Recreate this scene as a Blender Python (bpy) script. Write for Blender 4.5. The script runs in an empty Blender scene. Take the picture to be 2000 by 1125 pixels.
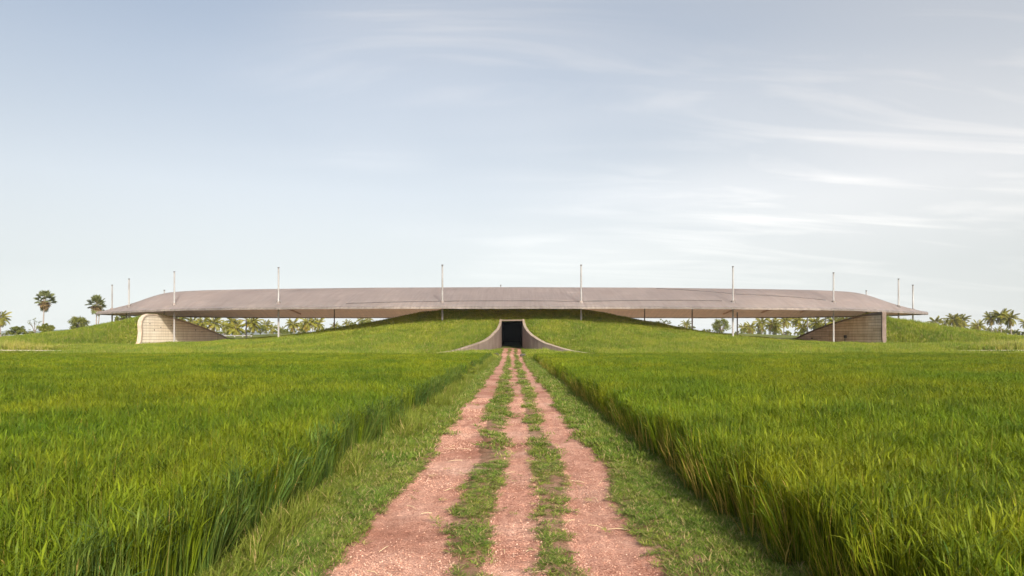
import bpy, math, random
import numpy as np
from mathutils import Vector, Matrix, Euler

# ------------------------------------------------------------------ camera, sky, sun, exposure
sc = bpy.context.scene
COL = sc.collection
random.seed(7)
R = math.radians

cam_d = bpy.data.cameras.new('camera')
cam_d.lens = 24.0
cam_d.sensor_width = 36.0
cam_d.shift_y = 0.0463
cam_d.clip_start = 0.05
cam_d.clip_end = 60000
cam = bpy.data.objects.new('camera', cam_d)
COL.objects.link(cam)
EYE = 2.4
cam.location = (0, 0, EYE)
cam.rotation_euler = (R(90), 0, 0)
sc.camera = cam

SUN_EL, SUN_AZ = 31.0, 163.0          # azimuth clockwise from +Y (the view direction)
S = Vector((math.sin(R(SUN_AZ)) * math.cos(R(SUN_EL)), math.cos(R(SUN_AZ)) * math.cos(R(SUN_EL)), math.sin(R(SUN_EL))))

world = bpy.data.worlds.new('World')
sc.world = world
world.use_nodes = True
wt = world.node_tree
wt.nodes.clear()


def N(t, ty, **kw):
    n = t.nodes.new(ty)
    for k, v in kw.items():
        if k.startswith('i_'):
            key = k[2:]
            key = int(key) if key.isdigit() else key
            n.inputs[key].default_value = v
        else:
            setattr(n, k, v)
    return n


def L(t, a, b):
    t.links.new(a, b)


def MIX(t, fac, a, b, mode='MIX'):
    n = t.nodes.new('ShaderNodeMix')
    n.data_type = 'RGBA'
    n.blend_type = mode
    for s_, v in ((n.inputs[0], fac), (n.inputs[6], a), (n.inputs[7], b)):
        if isinstance(v, (int, float)):
            s_.default_value = v
        elif isinstance(v, (tuple, list)):
            s_.default_value = (v[0], v[1], v[2], 1)
        else:
            t.links.new(v, s_)
    return n.outputs[2]


def MATH(t, op, a, b=None, c=None, clamp=False):
    n = t.nodes.new('ShaderNodeMath')
    n.operation = op
    n.use_clamp = clamp
    for s_, v in zip(n.inputs, (a, b, c)):
        if v is None:
            continue
        if isinstance(v, (int, float)):
            s_.default_value = v
        else:
            t.links.new(v, s_)
    return n.outputs[0]


def RAMP(t, fac, stops, interp='LINEAR'):
    n = t.nodes.new('ShaderNodeValToRGB')
    n.color_ramp.interpolation = interp
    e = n.color_ramp.elements
    while len(e) < len(stops):
        e.new(0.5)
    for k, (p, c) in enumerate(stops):
        e[k].position = p
        if isinstance(c, (int, float)):
            c = (c, c, c)
        e[k].color = (c[0], c[1], c[2], 1)
    t.links.new(fac, n.inputs[0])
    return n.outputs[0]


sky = N(wt, 'ShaderNodeTexSky', sky_type='NISHITA', sun_disc=False, sun_elevation=R(SUN_EL), sun_rotation=R(SUN_AZ),
        altitude=0.0, air_density=1.0, dust_density=2.2, ozone_density=1.0)
tc = N(wt, 'ShaderNodeTexCoord')
sep = N(wt, 'ShaderNodeSeparateXYZ')
L(wt, tc.outputs['Generated'], sep.inputs[0])
lift = N(wt, 'ShaderNodeCombineXYZ')      # the hazy horizon keeps the brightness of the sky just above it
L(wt, sep.outputs[0], lift.inputs[0]); L(wt, sep.outputs[1], lift.inputs[1])
L(wt, MATH(wt, 'ADD', MATH(wt, 'MULTIPLY', MATH(wt, 'ABSOLUTE', sep.outputs[2]), 0.94), 0.065), lift.inputs[2])
nrm = N(wt, 'ShaderNodeVectorMath', operation='NORMALIZE')
L(wt, lift.outputs[0], nrm.inputs[0])
L(wt, nrm.outputs[0], sky.inputs[0])
zc = MATH(wt, 'ADD', MATH(wt, 'MAXIMUM', sep.outputs[2], 0.0), 0.16)
cx = MATH(wt, 'DIVIDE', sep.outputs[0], zc)
cy = MATH(wt, 'DIVIDE', sep.outputs[1], zc)
comb = N(wt, 'ShaderNodeCombineXYZ')
L(wt, cx, comb.inputs[0]); L(wt, cy, comb.inputs[1])
mp = N(wt, 'ShaderNodeMapping')
mp.inputs['Rotation'].default_value = (0, 0, R(34))
mp.inputs['Scale'].default_value = (0.55, 2.2, 1)
L(wt, comb.outputs[0], mp.inputs[0])
n1 = N(wt, 'ShaderNodeTexNoise', i_Scale=1.5, i_Detail=9.0, i_Roughness=0.54, i_Distortion=1.3)
L(wt, mp.outputs[0], n1.inputs[0])
mp2 = N(wt, 'ShaderNodeMapping')
mp2.inputs['Scale'].default_value = (0.4, 0.7, 1)
mp2.inputs['Location'].default_value = (0.3, 0.5, 0)
L(wt, comb.outputs[0], mp2.inputs[0])
n2 = N(wt, 'ShaderNodeTexNoise', i_Scale=0.9, i_Detail=3.0, i_Roughness=0.5)
L(wt, mp2.outputs[0], n2.inputs[0])
wisp = RAMP(wt, n1.outputs[0], [(0.47, 0.0), (0.74, 1.0)])
# a bank of cirrus lies to the right of the view direction and thins out to the left
patch = RAMP(wt, MATH(wt, 'ADD', n2.outputs[0], MATH(wt, 'MULTIPLY', cx, 0.18)), [(0.38, 0.0), (0.74, 1.0)], 'EASE')
cl = MATH(wt, 'MULTIPLY', wisp, patch)
cl = MATH(wt, 'ADD', MATH(wt, 'MULTIPLY', cl, 0.55), MATH(wt, 'MULTIPLY', patch, 0.36), clamp=True)
cl = MATH(wt, 'MULTIPLY', cl, RAMP(wt, sep.outputs[2], [(0.05, 0.25), (0.24, 1.0)], 'EASE'))
hz_ = MATH(wt, 'MULTIPLY', RAMP(wt, sep.outputs[2], [(0.0, 0.06), (0.16, 0.10), (0.42, 0.02)]), RAMP(wt, MATH(wt, 'ADD', MATH(wt, 'MULTIPLY', cx, 0.18), 0.5), [(0.2, 0.0), (0.95, 1.0)]))
cl = MATH(wt, 'ADD', cl, hz_, clamp=True)
bw = N(wt, 'ShaderNodeRGBToBW')
L(wt, sky.outputs[0], bw.inputs[0])
tint = N(wt, 'ShaderNodeVectorMath', operation='SCALE')
tint.inputs[0].default_value = (1.0, 1.03, 1.045)
L(wt, bw.outputs[0], tint.inputs['Scale'])
# thin high veil: the blue is washed out, more so near the horizon
veil = RAMP(wt, sep.outputs[2], [(0.0, 0.96), (0.12, 0.88), (0.30, 0.68), (0.45, 0.52), (1.0, 0.42)])
sk = MIX(wt, veil, sky.outputs[0], tint.outputs[0])
cwhite = N(wt, 'ShaderNodeVectorMath', operation='SCALE')
cwhite.inputs[0].default_value = (1.88, 1.82, 1.79)
L(wt, bw.outputs[0], cwhite.inputs['Scale'])
sk = MIX(wt, cl, sk, cwhite.outputs[0])
sk = MIX(wt, 1.0, sk, RAMP(wt, sep.outputs[2], [(0.0, (0.77, 0.775, 0.74)), (0.09, (0.80, 0.812, 0.79)), (0.2, (1.0, 1.0, 0.985)), (0.34, (1.06, 1.06, 1.05))]), 'MULTIPLY')
bg = N(wt, 'ShaderNodeBackground', i_Strength=0.15)
L(wt, sk, bg.inputs[0])
wo = N(wt, 'ShaderNodeOutputWorld')
L(wt, bg.outputs[0], wo.inputs[0])

sun_d = bpy.data.lights.new('sun', 'SUN')
sun_d.energy = 4.4
sun_d.angle = R(1.5)
sun_d.color = (1.0, 0.90, 0.76)
sun = bpy.data.objects.new('sun', sun_d)
sun.rotation_euler = S.to_track_quat('Z', 'Y').to_euler()
sun.location = (60, -60, 80)
COL.objects.link(sun)

sc.view_settings.view_transform = 'Standard'
sc.view_settings.look = 'None'
sc.view_settings.gamma = 1.0
sc.view_settings.use_curve_mapping = False
sc.view_settings.exposure = 0.55
sc.render.engine = 'CYCLES'
sc.cycles.max_bounces = 5
sc.cycles.diffuse_bounces = 3
sc.cycles.glossy_bounces = 1
sc.cycles.transmission_bounces = 3
sc.cycles.caustics_reflective = False
sc.cycles.caustics_refractive = False
sc.cycles.use_adaptive_sampling = True
sc.cycles.adaptive_threshold = 0.006
sc.cycles.volume_bounces = 0
sc.cycles.use_denoising = True


# ------------------------------------------------------------------ small helpers
def hashn(ix, iy, seed):
    n = (ix.astype(np.int64) * 374761393 + iy.astype(np.int64) * 668265263 + seed * 982451653) & 0x7fffffff
    n = ((n ^ (n >> 13)) * 1274126177) & 0x7fffffff
    return ((n ^ (n >> 16)) & 0xffff) / 65535.0


def noise2(x, y, seed=0):
    x = np.asarray(x, float); y = np.asarray(y, float)
    x, y = np.broadcast_arrays(x, y)
    x0 = np.floor(x); y0 = np.floor(y)
    fx = x - x0; fy = y - y0
    fx = fx * fx * (3 - 2 * fx); fy = fy * fy * (3 - 2 * fy)
    a = hashn(x0, y0, seed); b = hashn(x0 + 1, y0, seed)
    c = hashn(x0, y0 + 1, seed); d = hashn(x0 + 1, y0 + 1, seed)
    return (a * (1 - fx) + b * fx) * (1 - fy) + (c * (1 - fx) + d * fx) * fy


def fbm(x, y, seed=0, oct=4):
    v = 0; amp = 0.5; f = 1.0; tot = 0
    for k in range(oct):
        ca, sa = math.cos(.6 + 1.1 * k), math.sin(.6 + 1.1 * k)
        xr = np.asarray(x) * ca - np.asarray(y) * sa; yr = np.asarray(x) * sa + np.asarray(y) * ca
        v = v + amp * noise2(xr * f + 17.3 * k, yr * f - 9.1 * k, seed + k)
        tot += amp; amp *= 0.5; f *= 2.03
    return v / tot


def smooth(t):
    t = np.clip(t, 0, 1)
    return t * t * (3 - 2 * t)


def mesh_of(name, verts, faces, mat=None, shade=False, attrs=None):
    me = bpy.data.meshes.new(name)
    me.from_pydata([tuple(v) for v in verts], [], [tuple(f) for f in faces])
    if mat is not None:
        me.materials.append(mat)
    if shade:
        me.polygons.foreach_set('use_smooth', [True] * len(me.polygons))
    if attrs:
        for k, arr in attrs.items():
            arr = np.asarray(arr, dtype=np.float32)
            if arr.ndim == 1:
                a = me.attributes.new(k, 'FLOAT', 'POINT'); a.data.foreach_set('value', arr)
            else:
                if arr.shape[1] == 3:
                    arr = np.hstack([arr, np.ones((len(arr), 1), np.float32)])
                a = me.attributes.new(k, 'FLOAT_COLOR', 'POINT'); a.data.foreach_set('color', arr.ravel())
    me.update()
    return me


def obj(name, me, parent=None, loc=None):
    o = bpy.data.objects.new(name, me)
    COL.objects.link(o)
    if parent is not None:
        o.parent = parent
    if loc is not None:
        o.location = loc
    return o


def tag(o, label=None, cat=None, group=None, kind=None):
    if label: o['label'] = label
    if cat: o['category'] = cat
    if group: o['group'] = group
    if kind: o['kind'] = kind
    return o


def empty(name, loc=(0, 0, 0), rz=0):
    o = bpy.data.objects.new(name, None)
    o.empty_display_size = 0.3
    o.location = loc
    o.rotation_euler = (0, 0, rz)
    COL.objects.link(o)
    return o


def grid_mesh(name, X, Y, Z, mat, shade=True, attrs=None, flip=False):
    """X, Y, Z: 2-D arrays (rows, cols)"""
    r, c = X.shape
    V = np.stack([X, Y, Z], -1).reshape(-1, 3)
    i = np.arange(r * c).reshape(r, c)
    F = np.stack([i[:-1, :-1], i[:-1, 1:], i[1:, 1:], i[1:, :-1]], -1).reshape(-1, 4)
    if flip:
        F = F[:, ::-1]
    at = {k: v.reshape(-1) if v.ndim == 2 else v.reshape(-1, 3) for k, v in (attrs or {}).items()}
    return mesh_of(name, V.tolist(), F.tolist(), mat, shade, at)


def box_vf(x0, x1, y0, y1, z0, z1):
    v = [(x0, y0, z0), (x1, y0, z0), (x1, y1, z0), (x0, y1, z0), (x0, y0, z1), (x1, y0, z1), (x1, y1, z1), (x0, y1, z1)]
    f = [(0, 3, 2, 1), (4, 5, 6, 7), (0, 1, 5, 4), (1, 2, 6, 5), (2, 3, 7, 6), (3, 0, 4, 7)]
    return v, f


def tube_vf(path, radii, n=10, cap=True):
    path = [Vector(p) for p in path]
    V, F = [], []
    for i, p in enumerate(path):
        t = (path[min(i + 1, len(path) - 1)] - path[max(i - 1, 0)]).normalized()
        a = Vector((1, 0, 0)) if abs(t.x) < 0.8 else Vector((0, 1, 0))
        u = t.cross(a).normalized(); w = t.cross(u)
        for k in range(n):
            an = 2 * math.pi * k / n
            V.append(p + (u * math.cos(an) + w * math.sin(an)) * radii[i])
    for i in range(len(path) - 1):
        for k in range(n):
            k2 = (k + 1) % n
            F.append((i * n + k, i * n + k2, (i + 1) * n + k2, (i + 1) * n + k))
    if cap:
        F.append(tuple(range(n)))
        F.append(tuple((len(path) - 1) * n + k for k in reversed(range(n))))
    return V, F


class MB:
    def __init__(self):
        self.v, self.f = [], []

    def add(self, vf):
        o = len(self.v)
        self.v += [tuple(p) for p in vf[0]]
        self.f += [tuple(i + o for i in q) for q in vf[1]]
        return self

    def mesh(self, name, mat, shade=False):
        return mesh_of(name, self.v, self.f, mat, shade)


# ------------------------------------------------------------------ materials
def new_mat(name):
    m = bpy.data.materials.new(name)
    m.use_nodes = True
    t = m.node_tree
    t.nodes.clear()
    out = N(t, 'ShaderNodeOutputMaterial')
    return m, t, out


def noise_node(t, scale, detail=4.0, rough=0.55, vec=None, dist=0.0):
    n = N(t, 'ShaderNodeTexNoise', i_Scale=scale, i_Detail=detail, i_Roughness=rough, i_Distortion=dist)
    if vec is not None:
        L(t, vec, n.inputs[0])
    return n.outputs[0]


def wpos(t):
    return N(t, 'ShaderNodeNewGeometry').outputs['Position']


def principled(t, out, col, rough=0.8, spec=0.3, bump=None, bump_d=0.02, bump_s=0.5, metallic=0.0):
    b = N(t, 'ShaderNodeBsdfPrincipled', i_Roughness=rough, i_Metallic=metallic)
    b.inputs['Specular IOR Level'].default_value = spec
    if isinstance(col, tuple):
        b.inputs['Base Color'].default_value = (*col, 1)
    else:
        L(t, col, b.inputs['Base Color'])
    if bump is not None:
        bn = N(t, 'ShaderNodeBump', i_Strength=bump_s, i_Distance=bump_d)
        L(t, bump, bn.inputs['Height'])
        L(t, bn.outputs[0], b.inputs['Normal'])
    L(t, b.outputs[0], out.inputs[0])
    return b


def leaf_material(name, c_lo, c_hi, c_dry, trans=0.35, var=0.25, patch_scale=0.12, patch_cols=None, rough=0.5, spec=0.25, tip=0.0):
    """attr col: r = along the blade, g = tone of this blade, b = how dry"""
    m, t, out = new_mat(name)
    at = N(t, 'ShaderNodeAttribute', attribute_name='col')
    s = N(t, 'ShaderNodeSeparateColor')
    L(t, at.outputs['Color'], s.inputs[0])
    oi = N(t, 'ShaderNodeObjectInfo')
    tone = MATH(t, 'ADD', MATH(t, 'MULTIPLY', s.outputs[1], 0.65), MATH(t, 'MULTIPLY', oi.outputs['Random'], 0.35))
    c = MIX(t, tone, c_lo, c_hi)
    pn = noise_node(t, patch_scale, 3.0, 0.6, wpos(t))
    if patch_cols:
        pf = RAMP(t, pn, [(0.38, 0.0), (0.64, 1.0)])
        pc = MIX(t, pf, patch_cols[0], patch_cols[1])
        c = MIX(t, 1.0, c, pc, 'MULTIPLY')
        fn = noise_node(t, patch_scale * 7.0, 3.0, 0.6, wpos(t))
        c = MIX(t, 1.0, c, RAMP(t, fn, [(0.32, (0.70, 0.76, 0.76)), (0.66, (1.24, 1.2, 1.16))]), 'MULTIPLY')
    c = MIX(t, MATH(t, 'MULTIPLY', s.outputs[0], tip), c, MIX(t, 1.0, c, (1.55, 1.22, 0.9), 'MULTIPLY'))
    c = MIX(t, s.outputs[2], c, c_dry)
    d = N(t, 'ShaderNodeBsdfPrincipled', i_Roughness=rough)
    d.inputs['Specular IOR Level'].default_value = spec
    L(t, c, d.inputs['Base Color'])
    tr = N(t, 'ShaderNodeBsdfTranslucent')
    hs = N(t, 'ShaderNodeHueSaturation', i_Saturation=1.1, i_Value=1.25)
    hs.inputs['Hue'].default_value = 0.49
    L(t, c, hs.inputs['Color'])
    L(t, hs.outputs[0], tr.inputs[0])
    mx = N(t, 'ShaderNodeMixShader', i_0=trans)
    L(t, d.outputs[0], mx.inputs[1]); L(t, tr.outputs[0], mx.inputs[2])
    L(t, mx.outputs[0], out.inputs[0])
    return m


M_rice = leaf_material('rice_leaf', (0.020, 0.062, 0.005), (0.175, 0.222, 0.011), (0.42, 0.30, 0.075), trans=0.24, spec=0.12, tip=0.45,
                       patch_cols=((0.78, 0.95, 0.95), (1.2, 1.07, 1.0)), patch_scale=0.13)
M_rice_dark = leaf_material('blue_green_shaded_rice', (0.022, 0.055, 0.012), (0.12, 0.165, 0.022), (0.36, 0.27, 0.08), trans=0.2, spec=0.12,  # blue-green stalks, darkened to paint the shaded side of the left field edge
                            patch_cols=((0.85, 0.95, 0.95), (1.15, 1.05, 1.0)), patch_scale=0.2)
M_verge = leaf_material('verge_grass_leaf', (0.055, 0.115, 0.014), (0.22, 0.275, 0.045), (0.44, 0.33, 0.16), trans=0.3, spec=0.1,
                        patch_cols=((0.85, 0.95, 0.9), (1.2, 1.05, 1.1)), patch_scale=0.7)
M_mound = leaf_material('mound_grass_leaf', (0.13, 0.18, 0.018), (0.27, 0.305, 0.04), (0.42, 0.34, 0.12), trans=0.3, spec=0.1,
                        patch_cols=((0.72, 0.86, 0.85), (1.15, 1.08, 1.0)), patch_scale=0.16)
M_reed = leaf_material('tall_reed_leaf', (0.20, 0.235, 0.035), (0.36, 0.35, 0.08), (0.46, 0.38, 0.15), trans=0.3, spec=0.1,
                       patch_cols=((0.8, 0.9, 0.9), (1.15, 1.08, 1.0)), patch_scale=0.2)
M_weed = leaf_material('weed_leaf', (0.10, 0.145, 0.015), (0.21, 0.235, 0.035), (0.40, 0.30, 0.12), trans=0.3, rough=0.6, spec=0.15)
M_coco = leaf_material('coconut_frond', (0.09, 0.115, 0.013), (0.275, 0.26, 0.03), (0.30, 0.19, 0.05), trans=0.2, rough=0.5, spec=0.2)
M_fan = leaf_material('fan_palm_leaf', (0.07, 0.10, 0.03), (0.14, 0.16, 0.05), (0.27, 0.17, 0.08), trans=0.22, rough=0.5, spec=0.2)
M_tree = leaf_material('tree_leaf', (0.055, 0.08, 0.012), (0.19, 0.19, 0.028), (0.28, 0.22, 0.06), trans=0.25)
M_bush = leaf_material('bush_leaf', (0.075, 0.105, 0.014), (0.215, 0.22, 0.03), (0.28, 0.24, 0.08), trans=0.28)


def mat_bark(name, a, b):
    m, t, out = new_mat(name)
    n = noise_node(t, 3.0, 5.0, 0.6, wpos(t))
    principled(t, out, MIX(t, n, a, b), 0.9, 0.15, n, 0.03)
    return m


M_bark = mat_bark('palm_bark', (0.16, 0.13, 0.11), (0.34, 0.29, 0.25))
M_bark2 = mat_bark('tree_bark', (0.10, 0.08, 0.065), (0.25, 0.21, 0.18))


def mat_soil(name, cols, sc_a=0.25, sc_b=6.0):
    m, t, out = new_mat(name)
    p = wpos(t)
    a = noise_node(t, sc_a, 4.0, 0.6, p)
    b = noise_node(t, sc_b, 5.0, 0.65, p)
    c = RAMP(t, a, [(0.30, cols[0]), (0.5, cols[1]), (0.70, cols[2])])
    c = MIX(t, 0.75, c, RAMP(t, b, [(0.25, (0.6, 0.6, 0.6)), (0.75, (1.35, 1.35, 1.3))]), 'MULTIPLY')
    principled(t, out, c, 0.95, 0.1, b, 0.05)
    return m


M_ground = mat_soil('field_soil', ((0.075, 0.088, 0.022), (0.11, 0.125, 0.030), (0.15, 0.16, 0.045)))
M_moundsoil = mat_soil('mound_turf', ((0.11, 0.13, 0.016), (0.16, 0.175, 0.024), (0.21, 0.215, 0.036)), 0.18, 3.0)
M_sand = mat_soil('pale_sand', ((0.42, 0.36, 0.24), (0.50, 0.44, 0.31), (0.58, 0.52, 0.38)), 0.4, 3.0)


def mat_dirt():
    m, t, out = new_mat('red_laterite_dirt')
    p = wpos(t)
    at = N(t, 'ShaderNodeAttribute', attribute_name='mask')
    big = noise_node(t, 0.55, 4.0, 0.6, p)
    mid = noise_node(t, 5.0, 6.0, 0.62, p)
    st = N(t, 'ShaderNodeMapping')
    st.inputs['Scale'].default_value = (14, 0.9, 1)
    L(t, p, st.inputs[0])
    streak = noise_node(t, 1.0, 4.0, 0.6, st.outputs[0])
    c = RAMP(t, big, [(0.28, (0.38, 0.18, 0.125)), (0.52, (0.48, 0.268, 0.198)), (0.74, (0.565, 0.37, 0.29))])
    c = MIX(t, 0.55, c, RAMP(t, streak, [(0.3, (0.80, 0.72, 0.68)), (0.7, (1.12, 1.14, 1.14))]), 'MULTIPLY')
    c = MIX(t, 0.6, c, RAMP(t, mid, [(0.3, (0.78, 0.74, 0.72)), (0.68, (1.16, 1.17, 1.17))]), 'MULTIPLY')
    damp = RAMP(t, noise_node(t, 0.38, 5.0, 0.65, p), [(0.40, (0.66, 0.58, 0.54)), (0.52, (1.0, 1.0, 1.0))])
    c = MIX(t, 0.7, c, damp, 'MULTIPLY')
    # crushed stone grains
    v = N(t, 'ShaderNodeTexVoronoi', i_Scale=62.0)
    L(t, p, v.inputs[0])
    vc = N(t, 'ShaderNodeSeparateColor')
    L(t, v.outputs['Color'], vc.inputs[0])
    grain = RAMP(t, vc.outputs[0], [(0.0, (0.50, 0.38, 0.36)), (0.35, (0.92, 0.88, 0.86)), (0.8, (1.06, 1.05, 1.05)), (1.0, (1.42, 1.5, 1.5))])
    gp = RAMP(t, noise_node(t, 0.8, 3.0, 0.6, p), [(0.35, 0.45), (0.6, 1.0)])
    c = MIX(t, gp, c, MIX(t, 1.0, c, grain, 'MULTIPLY'))
    soil = MIX(t, 1.0, c, RAMP(t, mid, [(0.3, (0.42, 0.50, 0.42)), (0.7, (0.74, 0.80, 0.72))]), 'MULTIPLY')
    fm = MATH(t, 'ADD', at.outputs['Fac'], MATH(t, 'MULTIPLY', MATH(t, 'SUBTRACT', mid, 0.5), 0.9))
    fm = RAMP(t, fm, [(0.32, 0.0), (0.62, 1.0)])
    c = MIX(t, fm, soil, c)
    h = MATH(t, 'ADD', MATH(t, 'MULTIPLY', v.outputs['Distance'], -0.9), MATH(t, 'MULTIPLY', mid, 0.9))
    principled(t, out, c, 0.95, 0.12, h, 0.02, 0.75)
    return m


M_dirt = mat_dirt()


def mat_pebble():
    m, t, out = new_mat('laterite_pebble')
    oi = N(t, 'ShaderNodeObjectInfo')
    c = RAMP(t, oi.outputs['Random'], [(0.0, (0.17, 0.075, 0.055)), (0.4, (0.47, 0.25, 0.175)), (0.8, (0.60, 0.37, 0.27)), (1.0, (0.60, 0.43, 0.34))])
    principled(t, out, c, 0.9, 0.15)
    return m


M_pebble = mat_pebble()


def mat_roof(name, cols, glow=None, trans=0.0):
    m, t, out = new_mat(name)
    p = wpos(t)
    mp = N(t, 'ShaderNodeMapping')
    mp.inputs['Scale'].default_value = (2.6, 0.10, 0.10)
    L(t, p, mp.inputs[0])
    streak = noise_node(t, 1.0, 5.0, 0.65, mp.outputs[0])
    mp2 = N(t, 'ShaderNodeMapping')
    mp2.inputs['Scale'].default_value = (0.25, 1.6, 0.3)
    L(t, p, mp2.inputs[0])
    rows = noise_node(t, 1.0, 5.0, 0.7, mp2.outputs[0])
    big = noise_node(t, 0.06, 4.0, 0.6, p)
    fine = noise_node(t, 3.2, 4.0, 0.7, p)
    c = RAMP(t, big, [(0.32, cols[0]), (0.5, cols[1]), (0.68, cols[2])])
    c = MIX(t, 1.0, c, RAMP(t, streak, [(0.30, (0.76, 0.76, 0.77)), (0.70, (1.24, 1.23, 1.22))]), 'MULTIPLY')
    c = MIX(t, 1.0, c, RAMP(t, rows, [(0.3, (0.78, 0.78, 0.79)), (0.7, (1.2, 1.19, 1.18))]), 'MULTIPLY')
    c = MIX(t, 0.6, c, RAMP(t, fine, [(0.3, (0.75, 0.74, 0.74)), (0.7, (1.22, 1.22, 1.22))]), 'MULTIPLY')
    sx_ = N(t, 'ShaderNodeSeparateXYZ')
    L(t, p, sx_.inputs[0])
    seam = RAMP(t, MATH(t, 'FRACT', MATH(t, 'MULTIPLY', sx_.outputs[0], 0.62)), [(0.0, (0.62, 0.61, 0.61)), (0.10, (1.0, 1.0, 1.0)), (0.9, (1.0, 1.0, 1.0)), (1.0, (0.62, 0.61, 0.61))])
    c = MIX(t, 0.3, c, seam, 'MULTIPLY')
    h = MATH(t, 'ADD', MATH(t, 'MULTIPLY', streak, 0.5), MATH(t, 'ADD', MATH(t, 'MULTIPLY', rows, 0.6), MATH(t, 'MULTIPLY', fine, 0.5)))
    b = principled(t, out, c, 0.85, 0.2, h, 0.25, 0.6)
    if glow:                              # thin woven skin: some sunlight passes through it
        tr = N(t, 'ShaderNodeBsdfTranslucent')
        tr.inputs[0].default_value = (*glow, 1)
        mx = N(t, 'ShaderNodeMixShader', i_0=trans)
        L(t, b.outputs[0], mx.inputs[1]); L(t, tr.outputs[0], mx.inputs[2])
        L(t, mx.outputs[0], out.inputs[0])
    return m


M_rooftop = mat_roof('weathered_roof_skin', ((0.236, 0.23, 0.24), (0.27, 0.26, 0.266), (0.31, 0.292, 0.292)), (0.90, 0.72, 0.56), 0.42)
M_soffit = mat_roof('soffit_boards', ((0.62, 0.46, 0.36), (0.70, 0.53, 0.42), (0.76, 0.60, 0.48)), (0.90, 0.72, 0.56), 0.48)
M_rim = mat_roof('roof_edge', ((0.13, 0.115, 0.105), (0.18, 0.155, 0.14), (0.25, 0.21, 0.185)))


def mat_concrete(name, cols, stain=0.6, scale=0.5, spec=0.2):
    m, t, out = new_mat(name)
    p = wpos(t)
    oi = N(t, 'ShaderNodeObjectInfo')
    a = noise_node(t, scale, 4.0, 0.6, p)
    mp = N(t, 'ShaderNodeMapping')
    mp.inputs['Scale'].default_value = (2.2, 2.2, 0.22)
    L(t, p, mp.inputs[0])
    drip = noise_node(t, 1.0, 5.0, 0.65, mp.outputs[0])
    fine = noise_node(t, 9.0, 5.0, 0.7, p)
    f = MATH(t, 'ADD', MATH(t, 'MULTIPLY', a, 0.7), MATH(t, 'MULTIPLY', oi.outputs['Random'], 0.3))
    c = RAMP(t, f, [(0.3, cols[0]), (0.5, cols[1]), (0.7, cols[2])])
    c = MIX(t, stain, c, RAMP(t, drip, [(0.30, (0.68, 0.62, 0.56)), (0.55, (1.0, 1.0, 1.0)), (0.8, (1.12, 1.12, 1.12))]), 'MULTIPLY')
    c = MIX(t, 0.5, c, RAMP(t, fine, [(0.3, (0.86, 0.86, 0.86)), (0.7, (1.1, 1.1, 1.1))]), 'MULTIPLY')
    principled(t, out, c, 0.85, spec, fine, 0.01)
    return m


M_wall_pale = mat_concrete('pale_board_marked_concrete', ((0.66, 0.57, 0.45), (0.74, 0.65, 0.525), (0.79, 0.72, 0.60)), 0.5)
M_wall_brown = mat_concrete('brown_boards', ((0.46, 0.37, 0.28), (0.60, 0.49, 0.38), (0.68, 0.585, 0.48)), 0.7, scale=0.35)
M_joint = mat_concrete('recessed_joint', ((0.16, 0.115, 0.085), (0.20, 0.145, 0.105), (0.24, 0.175, 0.13)), 0.3)
M_joint_pale = mat_concrete('pale_recessed_joint', ((0.26, 0.185, 0.13), (0.31, 0.225, 0.16), (0.36, 0.26, 0.19)), 0.3)
M_coping = mat_concrete('coping_concrete', ((0.36, 0.27, 0.20), (0.42, 0.33, 0.25), (0.47, 0.38, 0.295)), 0.6)
M_rimstone = mat_concrete('weathered_rim_concrete', ((0.19, 0.145, 0.11), (0.25, 0.195, 0.15), (0.31, 0.25, 0.19)), 0.9)
M_flare = mat_concrete('flared_wall_concrete', ((0.145, 0.11, 0.09), (0.19, 0.145, 0.12), (0.25, 0.195, 0.16)), 0.8)
M_mast = mat_concrete('mast_paint', ((0.24, 0.23, 0.22), (0.31, 0.30, 0.29), (0.39, 0.38, 0.37)), 0.8)
M_cap = mat_concrete('mast_cap', ((0.07, 0.065, 0.06), (0.09, 0.08, 0.075), (0.12, 0.105, 0.1)), 0.4)
M_dark = mat_concrete('tunnel_lining', ((0.003, 0.003, 0.003), (0.004, 0.004, 0.004), (0.005, 0.005, 0.005)), 0.3, spec=0.0)
M_stone = mat_concrete('grey_stone', ((0.04, 0.035, 0.03), (0.07, 0.06, 0.05), (0.11, 0.095, 0.08)), 0.5, scale=3.0)
M_iron = mat_concrete('dark_iron', ((0.05, 0.045, 0.04), (0.07, 0.06, 0.055), (0.09, 0.08, 0.07)), 0.4)
M_far = mat_soil('far_forest', ((0.03, 0.045, 0.02), (0.045, 0.06, 0.028), (0.06, 0.075, 0.035)), 0.004, 0.03)
M_straw = mat_concrete('dry_straw', ((0.5, 0.38, 0.2), (0.6, 0.48, 0.27), (0.7, 0.58, 0.36)), 0.3)

# ------------------------------------------------------------------ terrain heights
_by = np.array([-400, 12, 23, 38, 60, 90, 97, 105, 115, 125, 140, 165, 200, 260, 400, 9000], float)
_bz = np.array([0, 0, -.10, -.30, -.60, -.90, -.75, -.30, .08, .28, .5, 1.5, 1.9, 2.0, 1.95, 1.9], float)
_yy = np.arange(-400, 9001, 0.5)
_zz = np.interp(_yy, _by, _bz)
_k = np.ones(9) / 9
_zz[20:-20] = np.convolve(_zz, _k, 'same')[20:-20]


def base(x, y):
    z = np.interp(y, _yy, _zz)
    # two low lawn humps behind the gaps
    z = z + 1.1 * np.exp(-((x + 62) / 22.0) ** 2 - ((y - 205) / 16.0) ** 2) + 1.2 * np.exp(-((x - 60) / 26.0) ** 2 - ((y - 205) / 16.0) ** 2)
    return z


A_R, B_R, Y_R = 91.4, 32.0, 150.0


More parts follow.
